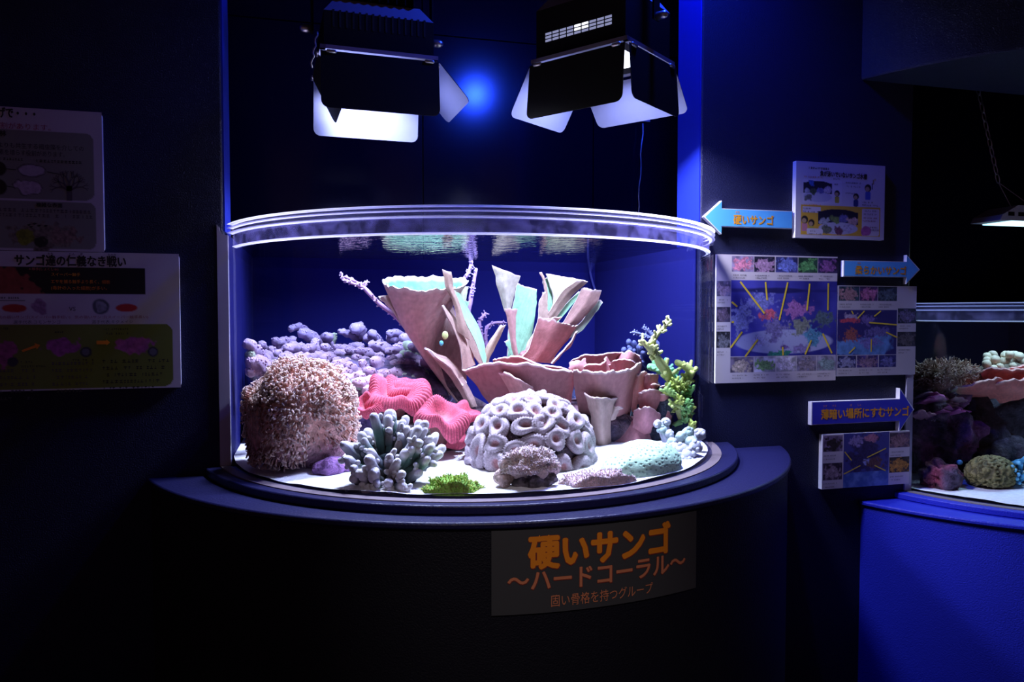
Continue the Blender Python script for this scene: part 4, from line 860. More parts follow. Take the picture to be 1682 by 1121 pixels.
# ---------------- frilly hammer coral, front left
def hammer():
    t = thing('hammer_coral', 'big domed coral covered in pale pink-brown tentacles, front left against the glass', 'coral', (-0.05, 0.0, SZ))
    c = np.array([-0.034, -0.060, SZ+0.142]); R = np.array([0.158, 0.165, 0.160])
    def shape(D):
        """radius factor: heads bulging over a shaded hollow at the front right"""
        k = 1+0.10*fbm(D*2.6+4, 2, 9)
        hol = np.exp(-(((D[..., 0]-0.40)/0.42)**2+((D[..., 2]+0.35)/0.30)**2))*(D[..., 1] < 0)
        return (k-0.16*hol)*(1+0.10*np.clip(-D[..., 2], 0, 1))
    b = MB(); th = np.linspace(0, math.pi, 30); ph = np.arange(48)*2*math.pi/48
    D = np.stack([np.sin(th)[:, None]*np.cos(ph), np.sin(th)[:, None]*np.sin(ph), np.repeat(np.cos(th)[:, None], 48, 1)], -1)
    G = c+D*R*0.95*shape(D)[..., None]; G[..., 2] = np.maximum(G[..., 2], SZ-0.004)
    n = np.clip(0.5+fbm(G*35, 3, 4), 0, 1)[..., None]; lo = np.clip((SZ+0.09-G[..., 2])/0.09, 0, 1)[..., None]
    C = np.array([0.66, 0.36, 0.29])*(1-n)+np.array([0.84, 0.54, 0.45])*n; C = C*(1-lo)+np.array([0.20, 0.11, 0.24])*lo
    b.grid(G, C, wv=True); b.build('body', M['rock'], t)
    r = np.random.default_rng(5); tb = MB(); N = 3900
    for k in range(N):
        z = r.uniform(-0.98, 1.0) if k < N*0.7 else r.uniform(0.1, 1.0); a = r.uniform(0, 6.283)
        d = np.array([math.sqrt(1-z*z)*math.cos(a), math.sqrt(1-z*z)*math.sin(a), z])
        if d[1] > 0.55: continue
        clump = 0.5+0.5*vnoise((d*7+2)[None], 3)[0]
        sh = shape(d[None])[0]; p = c+d*R*0.95*sh
        hollow = sh < 0.93 and z < 0.1
        if p[2] < SZ+0.02 or (hollow and r.random() < 0.75): continue
        if p[2] < SZ+0.07 and d[0] > 0.1: continue
        nrm = d/R; nrm /= np.linalg.norm(nrm)
        L = (0.010+0.009*r.random())*(0.6+0.8*clump); drp = np.array([0, 0, -0.006 if z < 0.3 else 0.002])
        j = r.normal(size=3)*0.45; e = nrm+j; e /= np.linalg.norm(e)
        pts = [p, p+nrm*L*0.55+drp*0.3, p+nrm*L*0.8+e*L*0.25+drp]
        s = r.normal(size=3); s -= nrm*np.dot(s, nrm); s /= np.linalg.norm(s)
        kk = np.clip(0.5+0.5*clump+0.15*r.normal(), 0.25, 1.15)
        st = np.array([0.84, 0.50, 0.40])*kk; tc = np.array([0.96, 0.78, 0.71])*(0.72+0.4*r.random())
        tb.tube(pts, [0.0021, 0.0019, 0.0020], 4, np.array([st*0.9, st, tc]), tip=False)
        q = pts[-1]; w_ = 0.0026+0.0022*r.random()        # the hammer-shaped tip across the stalk
        tb.tube([q-s*w_, q+e*0.0014, q+s*w_], [0.0019, 0.0022, 0.0019], 5, np.clip(tc, 0, 1), tip=True, base=True)
    o = tb.build('tentacles', M['tent'], t); o['kind'] = 'stuff'
    rb = MB().blob((0.065, -0.195, SZ+0.012), (0.075, 0.05, 0.030), 26, 14, 0.3, 22, seed=4, colfn=lambda G, D, r_: np.clip(np.array([0.28, 0.14, 0.34])*(0.6+0.9*np.clip(0.5+fbm(G*60, 2, 3), 0, 1))[..., None], 0, 1)); rb.build('base_rock', M['rock'], t)
hammer()

# ---------------- red folded brain corals
def folded(t, name, ctr, R, tilt, lobes, seed, roll, depth=0.5, az=0.0):
    """a disc thrown into lobes: rolled ribbed lip round a sunken middle, skirt hanging underneath"""
    nu, prof = 360, []
    ph = np.arange(nu)*2*math.pi/nu
    rr = 1.0
    for n_, a_, p_ in lobes: rr = rr+a_*np.cos(n_*ph+p_)
    wav = 0.24*np.sin(3*ph+seed)+0.14*np.sin(5*ph+seed*2.1)
    P_ = [(0.0, -0.06), (0.14, -0.075), (0.28, -0.03), (0.42, 0.10), (0.56, 0.27), (0.70, 0.38), (0.83, 0.34), (0.94, 0.18), (1.0, 0.0), (0.985, -0.13), (0.88, -0.22), (0.66, -0.25), (0.46, -0.40), (0.36, -0.75), (0.34, -1.05)]
    G = np.zeros((len(P_), nu, 3)); C = np.zeros((len(P_), nu, 3))
    rib = 0.5+0.5*np.sign(np.sin(ph*62))*np.abs(np.sin(ph*62))**0.6
    for k, (a, z) in enumerate(P_):
        lip = 1 if 3 <= k <= 10 else 0
        rad = R*a*(1+(rr-1)*min(1, a*1.2)); zz = R*(z*depth/0.5*0.9+wav*a*a*(0.9 if k < 12 else 0.3))+0.0022*lip*rib
        rad = rad+0.0018*rib*lip
        rad = rad*(1+0.03*fbm(np.stack([np.cos(ph)*3, np.sin(ph)*3, np.zeros(nu)+k*0.3], -1), 2, seed))
        G[k] = np.column_stack([rad*np.cos(ph), rad*np.sin(ph), zz])
        base = np.array([0.60, 0.095, 0.155]) if k > 2 else np.array([0.50, 0.16, 0.19])
        if k > 10: base = np.array([0.16, 0.05, 0.05])  # darkened below the lip: shade of the cavity put into the colour
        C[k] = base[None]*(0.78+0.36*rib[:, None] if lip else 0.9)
    C = np.clip(C, 0, 1)
    Mx = Matrix.Rotation(R_(az), 3, 'Z') @ Matrix.Rotation(R_(tilt), 3, 'X') @ Matrix.Rotation(R_(roll), 3, 'Y')
    G = (G.reshape(-1, 3) @ np.array(Mx).T).reshape(G.shape)+np.asarray(ctr)
    G[..., 2] = np.maximum(G[..., 2], SZ-0.002)
    b = MB().grid(G, C, wv=True); return b.build(name, M['coralfine'], t)
t = thing('brain_coral', 'red folded brain coral, the upper of the two red ones', 'coral', (0.27, 0.08, 1.05), 'red brain corals')
folded(t, 'folded_disc', P(648, 652, 0.07), 0.092, 26, ((2, 0.10, 0.3), (3, 0.14, 1.0), (5, 0.05, 2.0)), 1, 0, 0.5, 8)
folded(t, 'folded_lobe', P(603, 668, 0.03), 0.046, 38, ((2, 0.2, 1.4), (3, 0.1, 2)), 4, -25, 0.6)
folded(t, 'folded_lobe', P(668, 641, 0.12), 0.07, 20, ((2, 0.18, 0.2), (3, 0.1, 1)), 6, 8, 0.5)
t = thing('brain_coral', 'red folded brain coral, the lower one, with a drooping lobe beside the big knobbly dome', 'coral', (0.41, 0.0, 1.0), 'red brain corals')
folded(t, 'folded_disc', P(727, 687, -0.06), 0.080, 26, ((2, 0.10, 1.1), (3, 0.13, 2.5), (5, 0.05, 0.4)), 2, 6, 0.55, -10)
folded(t, 'folded_lobe', P(764, 680, 0.02), 0.05, 22, ((2, 0.15, 0.2), (3, 0.12, 1)), 3, 20, 0.5)
folded(t, 'folded_lobe', P(741, 718, -0.02), 0.045, 55, ((2, 0.2, 0.9),), 5, 10, 0.9)

# ---------------- finger coral (blue-grey), front
def finger_branch(mb, base, d, L, r0, cols, rng, bend=0.25, n=8, lump=0.14):
    d = np.asarray(d, float)/np.linalg.norm(d); s = np.linspace(0, 1, 8)[:, None]; side = rng.normal(size=3)*bend; side -= d*np.dot(side, d)
    pts = np.asarray(base)+d*L*s+side*L*0.4*s**2; rad = r0*(1.0-0.12*np.linspace(0, 1, 8)+0.10*np.sin(np.linspace(0, 5, 8)+rng.random()*6))
    c0, c1, c2 = (np.asarray(x) for x in cols); cc = np.where(s < 0.6, c0*(1-s/0.6)+c1*s/0.6, c1*(1-((s-0.6)/0.4)**1.5)+c2*((np.maximum(s, 0.6)-0.6)/0.4)**1.5)
    mb.tube(pts, rad, n, np.clip(cc*(0.9+0.2*rng.random()), 0, 1), lump=lump, ls=60, seed=int(rng.integers(99))); return pts
def fingers():
    t = thing('finger_coral', 'blue-grey branching finger coral with pale tips on the sand, front left of centre', 'coral', (0.2, -0.4, SZ))
    r = np.random.default_rng(14); b = MB()
    cf = lambda G, D, r_: np.array([0.03, 0.055, 0.055])*(0.6+0.9*np.clip(0.5+fbm(G*40, 2, 3), 0, 1))[..., None]
    b.blob((0.195, -0.34, SZ+0.03), (0.10, 0.075, 0.055), 30, 18, 0.25, 14, seed=2, colfn=cf); b.build('base', M['rock'], t)
    # (tip px, tip py, depth, length m, radius, lean)
    F = [(622, 677, -.33, .10, .0125), (634, 674, -.31, .09, .012), (651, 676, -.30, .10, .0145), (642, 684, -.34, .07, .011), (657, 690, -.33, .06, .012), (668, 684, -.30, .08, .0125), (660, 700, -.36, .08, .012),
         (678, 702, -.36, .09, .012), (696, 690, -.36, .10, .0135), (700, 697, -.34, .10, .013), (692, 703, -.39, .08, .012), (686, 708, -.41, .09, .0115), (672, 722, -.40, .07, .012), (706, 713, -.38, .08, .013), (712, 708, -.35, .09, .012),
         (719, 724, -.38, .08, .0135), (724, 736, -.40, .07, .012), (716, 744, -.42, .06, .0125), (709, 733, -.42, .07, .012), (564, 726, -.36, .07, .014), (575, 722, -.34, .07, .0135), (583, 728, -.33, .06, .013), (592, 712, -.32, .08, .014), (600, 722, -.37, .06, .013), (606, 706, -.31, .08, .013),
         (612, 753, -.46, .085, .0165), (594, 770, -.47, .05, .014), (585, 765, -.44, .06, .014), (603, 763, -.46, .05, .015), (617, 781, -.48, .045, .017), (649, 763, -.46, .07, .014), (657, 775, -.47, .05, .013), (641, 744, -.42, .05, .014), (612, 740, -.40, .05, .014),
         (592, 786, -.49, .05, .0135), (606, 798, -.50, .035, .014), (617, 793, -.50, .04, .0145), (637, 792, -.51, .04, .012), (645, 800, -.51, .035, .012), (659, 794, -.49, .035, .013), (668, 798, -.48, .035, .013), (578, 780, -.46, .04, .014), (570, 750, -.40, .05, .014), (667, 740, -.41, .06, .013), (680, 734, -.41, .06, .0125), (693, 727, -.41, .07, .012), (702, 752, -.43, .05, .014), (690, 770, -.43, .05, .012)]
    ctr = np.array([0.185, -0.36, SZ+0.02])
    for (px, py, Y, L, rad) in F:
        tip = PI(px, py+5, Y-0.02, 0.774); d = tip-ctr; d /= np.linalg.norm(d); d = d*0.95+np.array([0, -0.12, 0.42]); d /= np.linalg.norm(d)
        base = tip-d*L; fb = MB(); k = r.random()
        c1 = np.array([0.24, 0.25, 0.29]) if k < 0.45 else (np.array([0.34, 0.25, 0.24]) if k < 0.75 else np.array([0.12, 0.25, 0.19]))
        # root each finger down to the base
        root = ctr+(base-ctr)*0.45; root[2] = max(min(root[2], base[2]-0.01), SZ+0.004)
        fb.tube([root, (root*0.4+base*0.6), base], [rad*1.0, rad*1.05, rad], 9, (0.05, 0.10, 0.085), tip=False, lump=0.3, ls=70)
        finger_branch(fb, base, d, L, rad, ((0.03, 0.065, 0.06), c1*0.8, (0.72, 0.69, 0.72)), r, 0.3, 12, 0.26)
        for q in range(int(r.integers(1, 4))):
            dn = r.normal(size=3); dn[1] = -abs(dn[1]); dn /= np.linalg.norm(dn); pn_ = base+d*L*(0.3+0.6*r.random())+dn*rad*0.5; fb.tube([pn_, pn_+dn*rad*0.7+np.array([0, 0, 0.004])], [rad*0.55, rad*0.5], 8, np.array([c1*0.8, (0.62, 0.60, 0.64)]))
        if r.random() < 0.8: finger_branch(fb, base+d*L*0.45, d+r.normal(size=3)*0.55, L*0.42, rad*0.75, ((0.05, 0.09, 0.08), c1*0.8, (0.68, 0.66, 0.70)), r, 0.25, 10, 0.26)
        fb.build('branch', M['coral'], t)
fingers()

# ---------------- big knobbly dome of ring-shaped polyps
def dome():
    t = thing('dome_coral', 'large pale mauve dome of ring-shaped polyps in the middle of the sand', 'coral', (0.63, -0.17, SZ))
    c = np.array([0.632, -0.185, SZ+0.030]); R = np.array([0.185, 0.165, 0.165])
    b = MB().blob(c, R*0.86, 40, 24, 0.06, 9, c=(0.10, 0.07, 0.09), seed=3, zmin=SZ-0.003); b.build('core', M['rock'], t)
    r = np.random.default_rng(3); pts = []; tries = 0
    while len(pts) < 120 and tries < 60000:
        tries += 1; z = r.uniform(-0.22, 1); a = r.uniform(0, 6.283); s = math.sqrt(1-z*z); d = np.array([s*math.cos(a), s*math.sin(a), z])
        if d[1] > 0.75: continue
        rad = 0.0300-0.004*z+0.005*r.random()
        if all(np.linalg.norm((d-q[0])*R) > (rad+q[1])*0.80 for q in pts): pts.append((d, rad))
    for k, (d, rad) in enumerate(pts):
        n = d/R; n /= np.linalg.norm(n); p = c+d*R*(0.97+0.05*r.random())
        u = np.cross(n, [0.1, 0.2, 1]); u /= np.linalg.norm(u); v = np.cross(n, u); a0 = r.random()*3.14
        el = 1.0+0.45*r.random(); n_ = 60; ph = np.arange(n_)*2*math.pi/n_
        u2 = u*math.cos(a0)+v*math.sin(a0); v2 = -u*math.sin(a0)+v*math.cos(a0)
        rib = np.abs(np.sin(ph*15)); wv = 0.15*np.cos(2*ph+r.random()*6)+0.10*np.cos(3*ph+r.random()*6)
        low = d[2] < 0.28
        pr = [(0.0, 0.02), (0.12, 0.00), (0.24, 0.12), (0.38, 0.30), (0.56, 0.42), (0.76, 0.40), (0.93, 0.22), (1.0, -0.08), (0.88, -0.42), (0.58, -0.70)]
        G = np.zeros((len(pr), n_, 3)); C = np.zeros((len(pr), n_, 3)); tone = 0.85+0.25*r.random()
        for i, (a, z) in enumerate(pr):
            lip = 1 if 3 <= i <= 7 else 0
            rr = rad*a*(1+wv*a)*1.08+0.0022*lip*rib; zz = rad*z*(1+0.5*wv)+0.0030*lip*rib-(rad*0.25*np.cos(2*ph) if el > 1.25 and i < 8 else 0)*a
            G[i] = p+np.outer(rr*np.cos(ph)*el, u2)+np.outer(rr*np.sin(ph)/math.sqrt(el), v2)+np.outer(zz, n)
            if i < 3: col = np.array([0.42, 0.21, 0.22])
            elif lip: col = np.array([0.50, 0.41, 0.46])
            else: col = np.array([0.40, 0.25, 0.21])
            C[i] = np.clip(col*tone*(0.86+0.22*rib[:, None]), 0, 1)
        G[..., 2] = np.maximum(G[..., 2], SZ)
        MB().grid(G, C, wv=True).build('polyp', M['coralfine'], t)
dome()

# ---------------- generic fuzzy cushion
def cushion(name, label, ctr, rad, seed, cbody, ctip, n, L, shape=None, wid=0.0012, rockbase=None, mname='tent'):
    t = thing(name, label, 'coral', (ctr[0], ctr[1], SZ)); ctr = np.array(ctr); rad = np.array(rad)
    def rfac(D): return 1+0.26*fbm(D*3.0+seed, 3, seed)
    th = np.linspace(0, math.pi, 22); ph = np.arange(40)*2*math.pi/40
    D = np.stack([np.sin(th)[:, None]*np.cos(ph), np.sin(th)[:, None]*np.sin(ph), np.repeat(np.cos(th)[:, None], 40, 1)], -1)
    G = ctr+D*rad*rfac(D)[..., None]; G[..., 2] = np.maximum(G[..., 2], SZ-0.003)
    nn = np.clip(0.5+fbm(G*45, 3, seed), 0, 1)[..., None]
    MB().grid(G, np.asarray(cbody)*(0.75+0.45*nn), wv=True).build('body', M['coralfine'], t)
    r = np.random.default_rng(seed); b = MB()
    for k in range(n):
        z = r.uniform(-0.35, 1.0); a = r.uniform(0, 6.283); s = math.sqrt(1-z*z); d = np.array([s*math.cos(a), s*math.sin(a), z]); p = ctr+d*rad*rfac(d[None])[0]
        if p[2] < SZ+0.003 or d[1] > 0.8: continue
        nr = d/rad; nr /= np.linalg.norm(nr); e = nr+r.normal(size=3)*0.35; l = L*(0.6+0.7*r.random())
        c = np.array(ctip if r.random() < 0.75 else cbody)*(0.75+0.45*r.random())
        b.tube([p-nr*0.001, p+nr*l*0.6, p+e*l], [wid, wid*0.95, wid*0.9], 4, np.clip(np.array([c*0.8, c*0.9, c]), 0, 1), tip=True)
    o = b.build('tentacles', M[mname], t); o['kind'] = 'stuff'; return t
t = cushion('fuzzy_coral', 'small fuzzy pinkish coral on a dark rock, in front of the mauve dome', (0.535, -0.512, SZ+0.060), (0.070, 0.047, 0.040), 3, (0.72, 0.56, 0.55), (0.92, 0.82, 0.82), 1500, 0.0032, wid=0.0016)
def rc(G, D, r_): return np.array([0.10, 0.085, 0.11])*(0.3+1.5*np.clip(0.5+fbm(G*70, 3, 3), 0, 1))[..., None]
MB().blob((0.558, -0.505, SZ+0.016), (0.056, 0.042, 0.030), 40, 24, 0.55, 30, seed=9, zmin=SZ-0.003, colfn=rc).build('base_rock', M['rock'], t)
MB().blob((0.470, -0.50, SZ+0.024), (0.030, 0.030, 0.026), 20, 12, 0.3, 24, seed=4, zmin=SZ-0.003, colfn=lambda G, D, r_: np.array([0.42, 0.30, 0.28])*(0.5+1.0*np.clip(0.5+fbm(G*70, 3, 3), 0, 1))[..., None]).build('side_lobe', M['rock'], t)
cushion('carpet_coral', 'bright yellow-green carpet coral lying flat against the front glass', (0.335, -0.510, SZ-0.004), (0.066, 0.050, 0.042), 6, (0.24, 0.48, 0.06), (0.56, 0.66, 0.16), 1500, 0.004, wid=0.0012)
cushion('fuzzy_coral', 'flat pinkish-white fuzzy coral on the sand before the mint dome', (0.715, -0.522, SZ-0.004), (0.095, 0.050, 0.036), 7, (0.74, 0.54, 0.55), (0.92, 0.80, 0.83), 1600, 0.0034, wid=0.0013)

# ---------------- mint dome with dimples
def mint():
    t = thing('brain_coral', 'smooth mint-green dome coral with dark dimples, front right on the sand', 'coral', (0.9, -0.38, SZ))
    c = np.array([0.905, -0.392, SZ+0.002]); R = np.array([0.155, 0.086, 0.082]); RZ = np.array([[math.cos(0.5), -math.sin(0.5), 0], [math.sin(0.5), math.cos(0.5), 0], [0, 0, 1]]); nu, nv = 260, 110
    th = np.linspace(0, math.pi*0.62, nv); ph = np.arange(nu)*2*math.pi/nu
    D = np.stack([np.sin(th)[:, None]*np.cos(ph), np.sin(th)[:, None]*np.sin(ph), np.repeat(np.cos(th)[:, None], nu, 1)], -1)
    r = np.random.default_rng(4); Q = []; tr = 0
    while len(Q) < 330 and tr < 20000:
        tr += 1; z = r.uniform(-0.2, 1); a = r.uniform(0, 6.283); s = math.sqrt(1-z*z); d = np.array([s*math.cos(a), s*math.sin(a), z])
        if all(np.linalg.norm((d-q)*R) > 0.0098 for q in Q[-330:]): Q.append(d)
    Q = np.array(Q); X = (D*R).reshape(-1, 3); best = np.full(len(X), 9.0)
    for q in Q: best = np.minimum(best, np.linalg.norm(X-q*R, axis=1))
    best = best.reshape(nv, nu); pit = np.clip(1-best/0.0040, 0, 1)**0.8
    G = c+(D*R*(1+0.04*fbm(D*2.5, 2, 2))[..., None]-D*(0.0026*pit)[..., None]) @ RZ.T
    G[..., 2] = np.maximum(G[..., 2], SZ-0.002)
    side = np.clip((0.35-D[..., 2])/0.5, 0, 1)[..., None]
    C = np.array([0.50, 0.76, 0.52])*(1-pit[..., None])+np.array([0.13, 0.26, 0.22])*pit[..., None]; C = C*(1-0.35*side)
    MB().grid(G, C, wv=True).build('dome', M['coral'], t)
mint()

# ---------------- white knobbly coral, right
def white_knobs():
    t = thing('knobbly_coral', 'small white knobbly branching coral beside the right-hand glass', 'coral', (1.10, -0.2, SZ))
    r = np.random.default_rng(8)
    K = [(1077, 683, -.14, .012), (1088, 680, -.14, .0125), (1083, 693, -.15, .013), (1092, 700, -.16, .013), (1097, 712, -.18, .014), (1101, 722, -.20, .016), (1085, 722, -.18, .014), (1083, 737, -.2, .013), (1111, 703, -.20, .015), (1120, 698, -.2, .017), (1126, 712, -.22, .018),
         (1138, 700, -.2, .018), (1144, 707, -.2, .018), (1131, 720, -.24, .018), (1147, 716, -.22, .016), (1112, 725, -.23, .018), (1120, 735, -.25, .02), (1105, 737, -.23, .015), (1139, 729, -.24, .017), (1150, 735, -.23, .014), (1152, 728, -.22, .012), (1123, 746, -.26, .017), (1110, 748, -.25, .014), (1136, 743, -.26, .015), (1094, 750, -.24, .013)]
    base = np.array([1.085, -0.20, SZ+0.0])
    for i, (px, py, Y, rad) in enumerate(K):
        rad = rad*1.15; p = PI(px+(px-1110)*0.12+8, py+14, Y-0.03); dd = math.hypot(p[0]-TC[0], p[1]-TC[1])
        if dd > 0.772: p[:2] = np.array(TC)+(p[:2]-np.array(TC))*0.772/dd
        b = MB(); root = base+(p-base)*0.25; root[2] = max(SZ+0.004, root[2])
        b.tube([root, root*0.5+p*0.5+np.array([0, 0, 0.004]), p], [rad*0.7, rad*0.62, rad*0.7], 8, np.array([(0.16, 0.16, 0.22), (0.30, 0.30, 0.36), (0.5, 0.5, 0.54)]), tip=False, lump=0.2)
        n = np.clip(r.random(), 0, 1); c = np.array([0.50, 0.50, 0.53]) if n < 0.6 else np.array([0.36, 0.46, 0.43])
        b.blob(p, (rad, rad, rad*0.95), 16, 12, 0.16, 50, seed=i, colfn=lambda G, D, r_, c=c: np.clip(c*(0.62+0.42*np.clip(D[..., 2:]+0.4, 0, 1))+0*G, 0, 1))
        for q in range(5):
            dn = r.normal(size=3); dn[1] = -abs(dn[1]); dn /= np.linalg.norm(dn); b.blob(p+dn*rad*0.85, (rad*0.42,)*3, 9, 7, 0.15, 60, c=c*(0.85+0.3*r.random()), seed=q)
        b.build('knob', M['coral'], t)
white_knobs()

# ---------------- green branching coral, right back
def green_branch():
    t = thing('branching_coral', 'yellow-green branching coral climbing beside the right-hand glass', 'coral', (1.2, 0.0, SZ+0.1))
    r = np.random.default_rng(18)
    stems = [([(1120, 690, .06), (1105, 640, .05), (1096, 612, .03), (1080, 585, .02), (1072, 570, .0)], 0.017, (0.50, 0.56, 0.20)), ([(1072, 570, .0), (1078, 555, -.01), (1090, 540, -.02), (1100, 528, -.02)], 0.010, (0.62, 0.62, 0.26)),
             ([(1080, 585, .02), (1070, 572, .0), (1061, 560, -.01)], 0.011, (0.55, 0.58, 0.22)), ([(1110, 650, .05), (1122, 625, .03), (1130, 610, .0), (1112, 596, .0)], 0.016, (0.45, 0.52, 0.14)),
             ([(1130, 690, .05), (1142, 660, .0), (1146, 640, -.03), (1156, 626, -.04)], 0.016, (0.40, 0.50, 0.10)), ([(1146, 640, -.03), (1150, 628, -.05)], 0.012, (0.48, 0.56, 0.14)), ([(1120, 665, .03), (1108, 650, .0), (1096, 640, -.02)], 0.014, (0.28, 0.46, 0.12)),
             ([(1150, 700, .03), (1162, 680, -.03), (1168, 655, -.04)], 0.013, (0.28, 0.48, 0.12)), ([(1110, 640, .08), (1090, 612, .09), (1072, 603, .1)], 0.015, (0.20, 0.50, 0.22)), ([(1115, 630, .08), (1100, 610, .1), (1085, 598, .12)], 0.014, (0.18, 0.46, 0.26)),
             ([(1130, 680, .03), (1118, 668, .0), (1105, 664, -.02)], 0.013, (0.40, 0.50, 0.14)), ([(1150, 705, .0), (1160, 715, -.06), (1165, 722, -.07)], 0.011, (0.22, 0.42, 0.16)), ([(1135, 650, .04), (1140, 620, .0), (1137, 606, -.01)], 0.012, (0.45, 0.54, 0.14))]
    for k in range(34):
        x, y = 1106+60*r.random(), 622+105*r.random()
        if x < 1106+(y-640)*0.35: continue
        Y = -0.04+0.06*r.random(); dx, dy = r.normal()*10, -8-12*r.random(); c = np.array([0.34, 0.42, 0.08])*(0.7+0.6*r.random()) if r.random() < 0.6 else np.array([0.16, 0.36, 0.10])*(0.7+0.6*r.random())
        stems.append(([(x-dx, y-dy, Y+0.05), (x-dx*0.3, y-dy*0.4, Y+0.02), (x, y, Y)], 0.0085+0.004*r.random(), tuple(c)))
    for k, (pp, rad, c) in enumerate(stems):
        Q = []
        for p in pp:
            q = PI(1100+(p[0]-1100)*1.14, p[1], p[2]); dd = math.hypot(q[0]-TC[0], q[1]-TC[1])
            if dd > 0.772: q[:2] = np.array(TC)+(q[:2]-np.array(TC))*0.772/dd
            Q.append(q)
        C = crm(Q, 12); c = tuple(np.array(c)*0.85); b = MB(); b.tube(C, rad*np.linspace(1.05, 0.8, 12), 10, np.array(c), lump=0.28, ls=70, seed=k, base=True)
        for q in range(18):
            i = r.integers(1, 12); d = r.normal(size=3); d[1] -= 0.5; d /= np.linalg.norm(d); p = C[i]+d*rad*0.75
            if math.hypot(p[0]-TC[0], p[1]-TC[1]) > 0.76: continue
            b.tube([p, p+d*rad*0.6, p+d*rad*1.0+np.array([0, 0, 0.004])], [rad*0.42]*3, 7, np.clip(np.array(c)*(0.9+0.5*r.random()), 0, 1), lump=0.15)
        b.build('branch', M['coral'], t)
green_branch()

# ---------------- pink scroll coral
def scroll():
    t = thing('scroll_coral', 'wide dusty-pink scroll coral of overlapping curled plates, behind the mauve dome', 'coral', (0.85, 0.1, SZ+0.05))
    def pl(L, Rr, yl, yr, bulge, front=ROSE, back=PINK, seed=0, jag=0.007, name='plate', nu=34, nv=16, th=0.008, wob=0.007):
        b = MB(); sheet(b, strip(L, Rr, yl, yr, bulge), front, back, (0.86, 0.64, 0.62), nu, nv, th, jag, wob, seed); b.build(name, M['coral'], t)
    def poly(rows, front=ROSE, back=PINK, seed=0, jag=0.006, nu=40, nv=14, th=0.008, wob=0.006, rim=(0.86, 0.64, 0.62)):
        b = MB(); sheet(b, [[P(*p) for p in row] for row in rows], front, back, rim, nu, nv, th, jag, wob, seed); b.build('plate', M['coral'], t)
    # front left plate: long wavy rim, flaring out to the left
    poly([[(828, 690, .16), (850, 690, .13), (880, 690, .11), (910, 690, .11), (935, 690, .13)],
          [(800, 655, .14), (830, 650, .09), (872, 650, .07), (912, 650, .07), (940, 650, .09)],
          [(775, 622, .12), (812, 615, .05), (860, 616, .02), (905, 620, .02), (942, 622, .05)],
          [(760, 606, .10), (797, 597, .02), (853, 597, -.02), (905, 606, -.02), (943, 612, .02)]], ROSE, PINK, 3)
    # a higher leaf behind it
    poly([[(830, 660, .18), (865, 655, .17), (905, 655, .17), (930, 655, .19)], [(815, 610, .17), (860, 605, .12), (905, 610, .12), (935, 615, .16)], [(811, 591, .16), (848, 587, .09), (890, 598, .08), (933, 607, .12)]], ROSE, PINK, 5)
    # middle plate
    poly([[(960, 710, .10), (985, 710, .09), (1015, 705, .10), (1030, 700, .13)], [(948, 660, .06), (985, 665, .02), (1020, 660, .03), (1036, 650, .09)], [(943, 625, .03), (985, 630, -.02), (1025, 628, .0), (1047, 615, .08)], [(941, 607, .01), (985, 611, -.05), (1027, 608, -.03), (1054, 595, .06)]], (0.35, 0.15, 0.15), PINK, 7)
    # curled plates behind
    poly([[(950, 640, .16), (980, 640, .14), (1010, 640, .14), (1025, 635, .18)], [(940, 615, .15), (970, 612, .10), (995, 608, .10), (1005, 600, .16)], [(934, 602, .14), (962, 599, .08), (990, 596, .07), (997, 585, .14)]], PINK, PINK, 8, nu=30)
    poly([[(945, 630, .24), (975, 625, .23), (1010, 622, .23), (1030, 620, .25)], [(940, 605, .24), (970, 595, .21), (1000, 592, .20), (1020, 590, .22)], [(937, 595, .24), (958, 585, .20), (990, 582, .18), (1022, 578, .2)]], PINK, PINK, 9, nu=30)
    poly([[(1000, 640, .16), (1020, 640, .14), (1045, 635, .16)], [(998, 612, .14), (1020, 603, .10), (1044, 600, .13)], [(996, 603, .14), (1015, 592, .09), (1036, 594, .10)]], PINK, PINK, 10, nu=24)
    poly([[(1010, 630, .22), (1030, 625, .20), (1050, 622, .22)], [(1010, 600, .22), (1030, 595, .18), (1052, 592, .2)], [(1014, 585, .22), (1033, 577, .18), (1052, 586, .18)]], (0.52, 0.23, 0.23), PINK, 11, nu=24)
    poly([[(938, 620, .10), (950, 618, .09), (965, 618, .10)], [(936, 604, .10), (948, 602, .08), (962, 602, .10)], [(935, 595, .11), (948, 592, .09), (961, 591, .11)]], (0.55, 0.27, 0.27), PINK, 12, nu=18)
    # right-hand leaves
    poly([[(1040, 700, .12), (1052, 690, .12), (1062, 680, .14)], [(1036, 650, .10), (1050, 640, .08), (1062, 632, .12)], [(1040, 622, .1), (1052, 613, .06), (1064, 612, .10)]], (0.56, 0.23, 0.21), (0.56, 0.23, 0.21), 13, nu=24)
    poly([[(1060, 660, .12), (1070, 655, .10), (1080, 650, .12)], [(1058, 635, .10), (1070, 628, .07), (1081, 622, .10)], [(1055, 619, .1), (1068, 614, .06), (1082, 613, .09)]], ROSE, PINK, 14, nu=20)
    poly([[(1055, 690, .08), (1070, 685, .06), (1092, 680, .08)], [(1050, 662, .06), (1068, 655, .03), (1095, 655, .06)], [(1050, 646, .05), (1068, 641, .0), (1086, 640, .05)]], ROSE, PINK, 15, nu=28)
    poly([[(1080, 690, .08), (1090, 690, .07), (1100, 685, .09)], [(1078, 662, .06), (1092, 662, .04), (1104, 664, .07)], [(1078, 646, .05), (1092, 648, .03), (1102, 650, .06)]], (0.52, 0.21, 0.19), PINK, 16, nu=22)
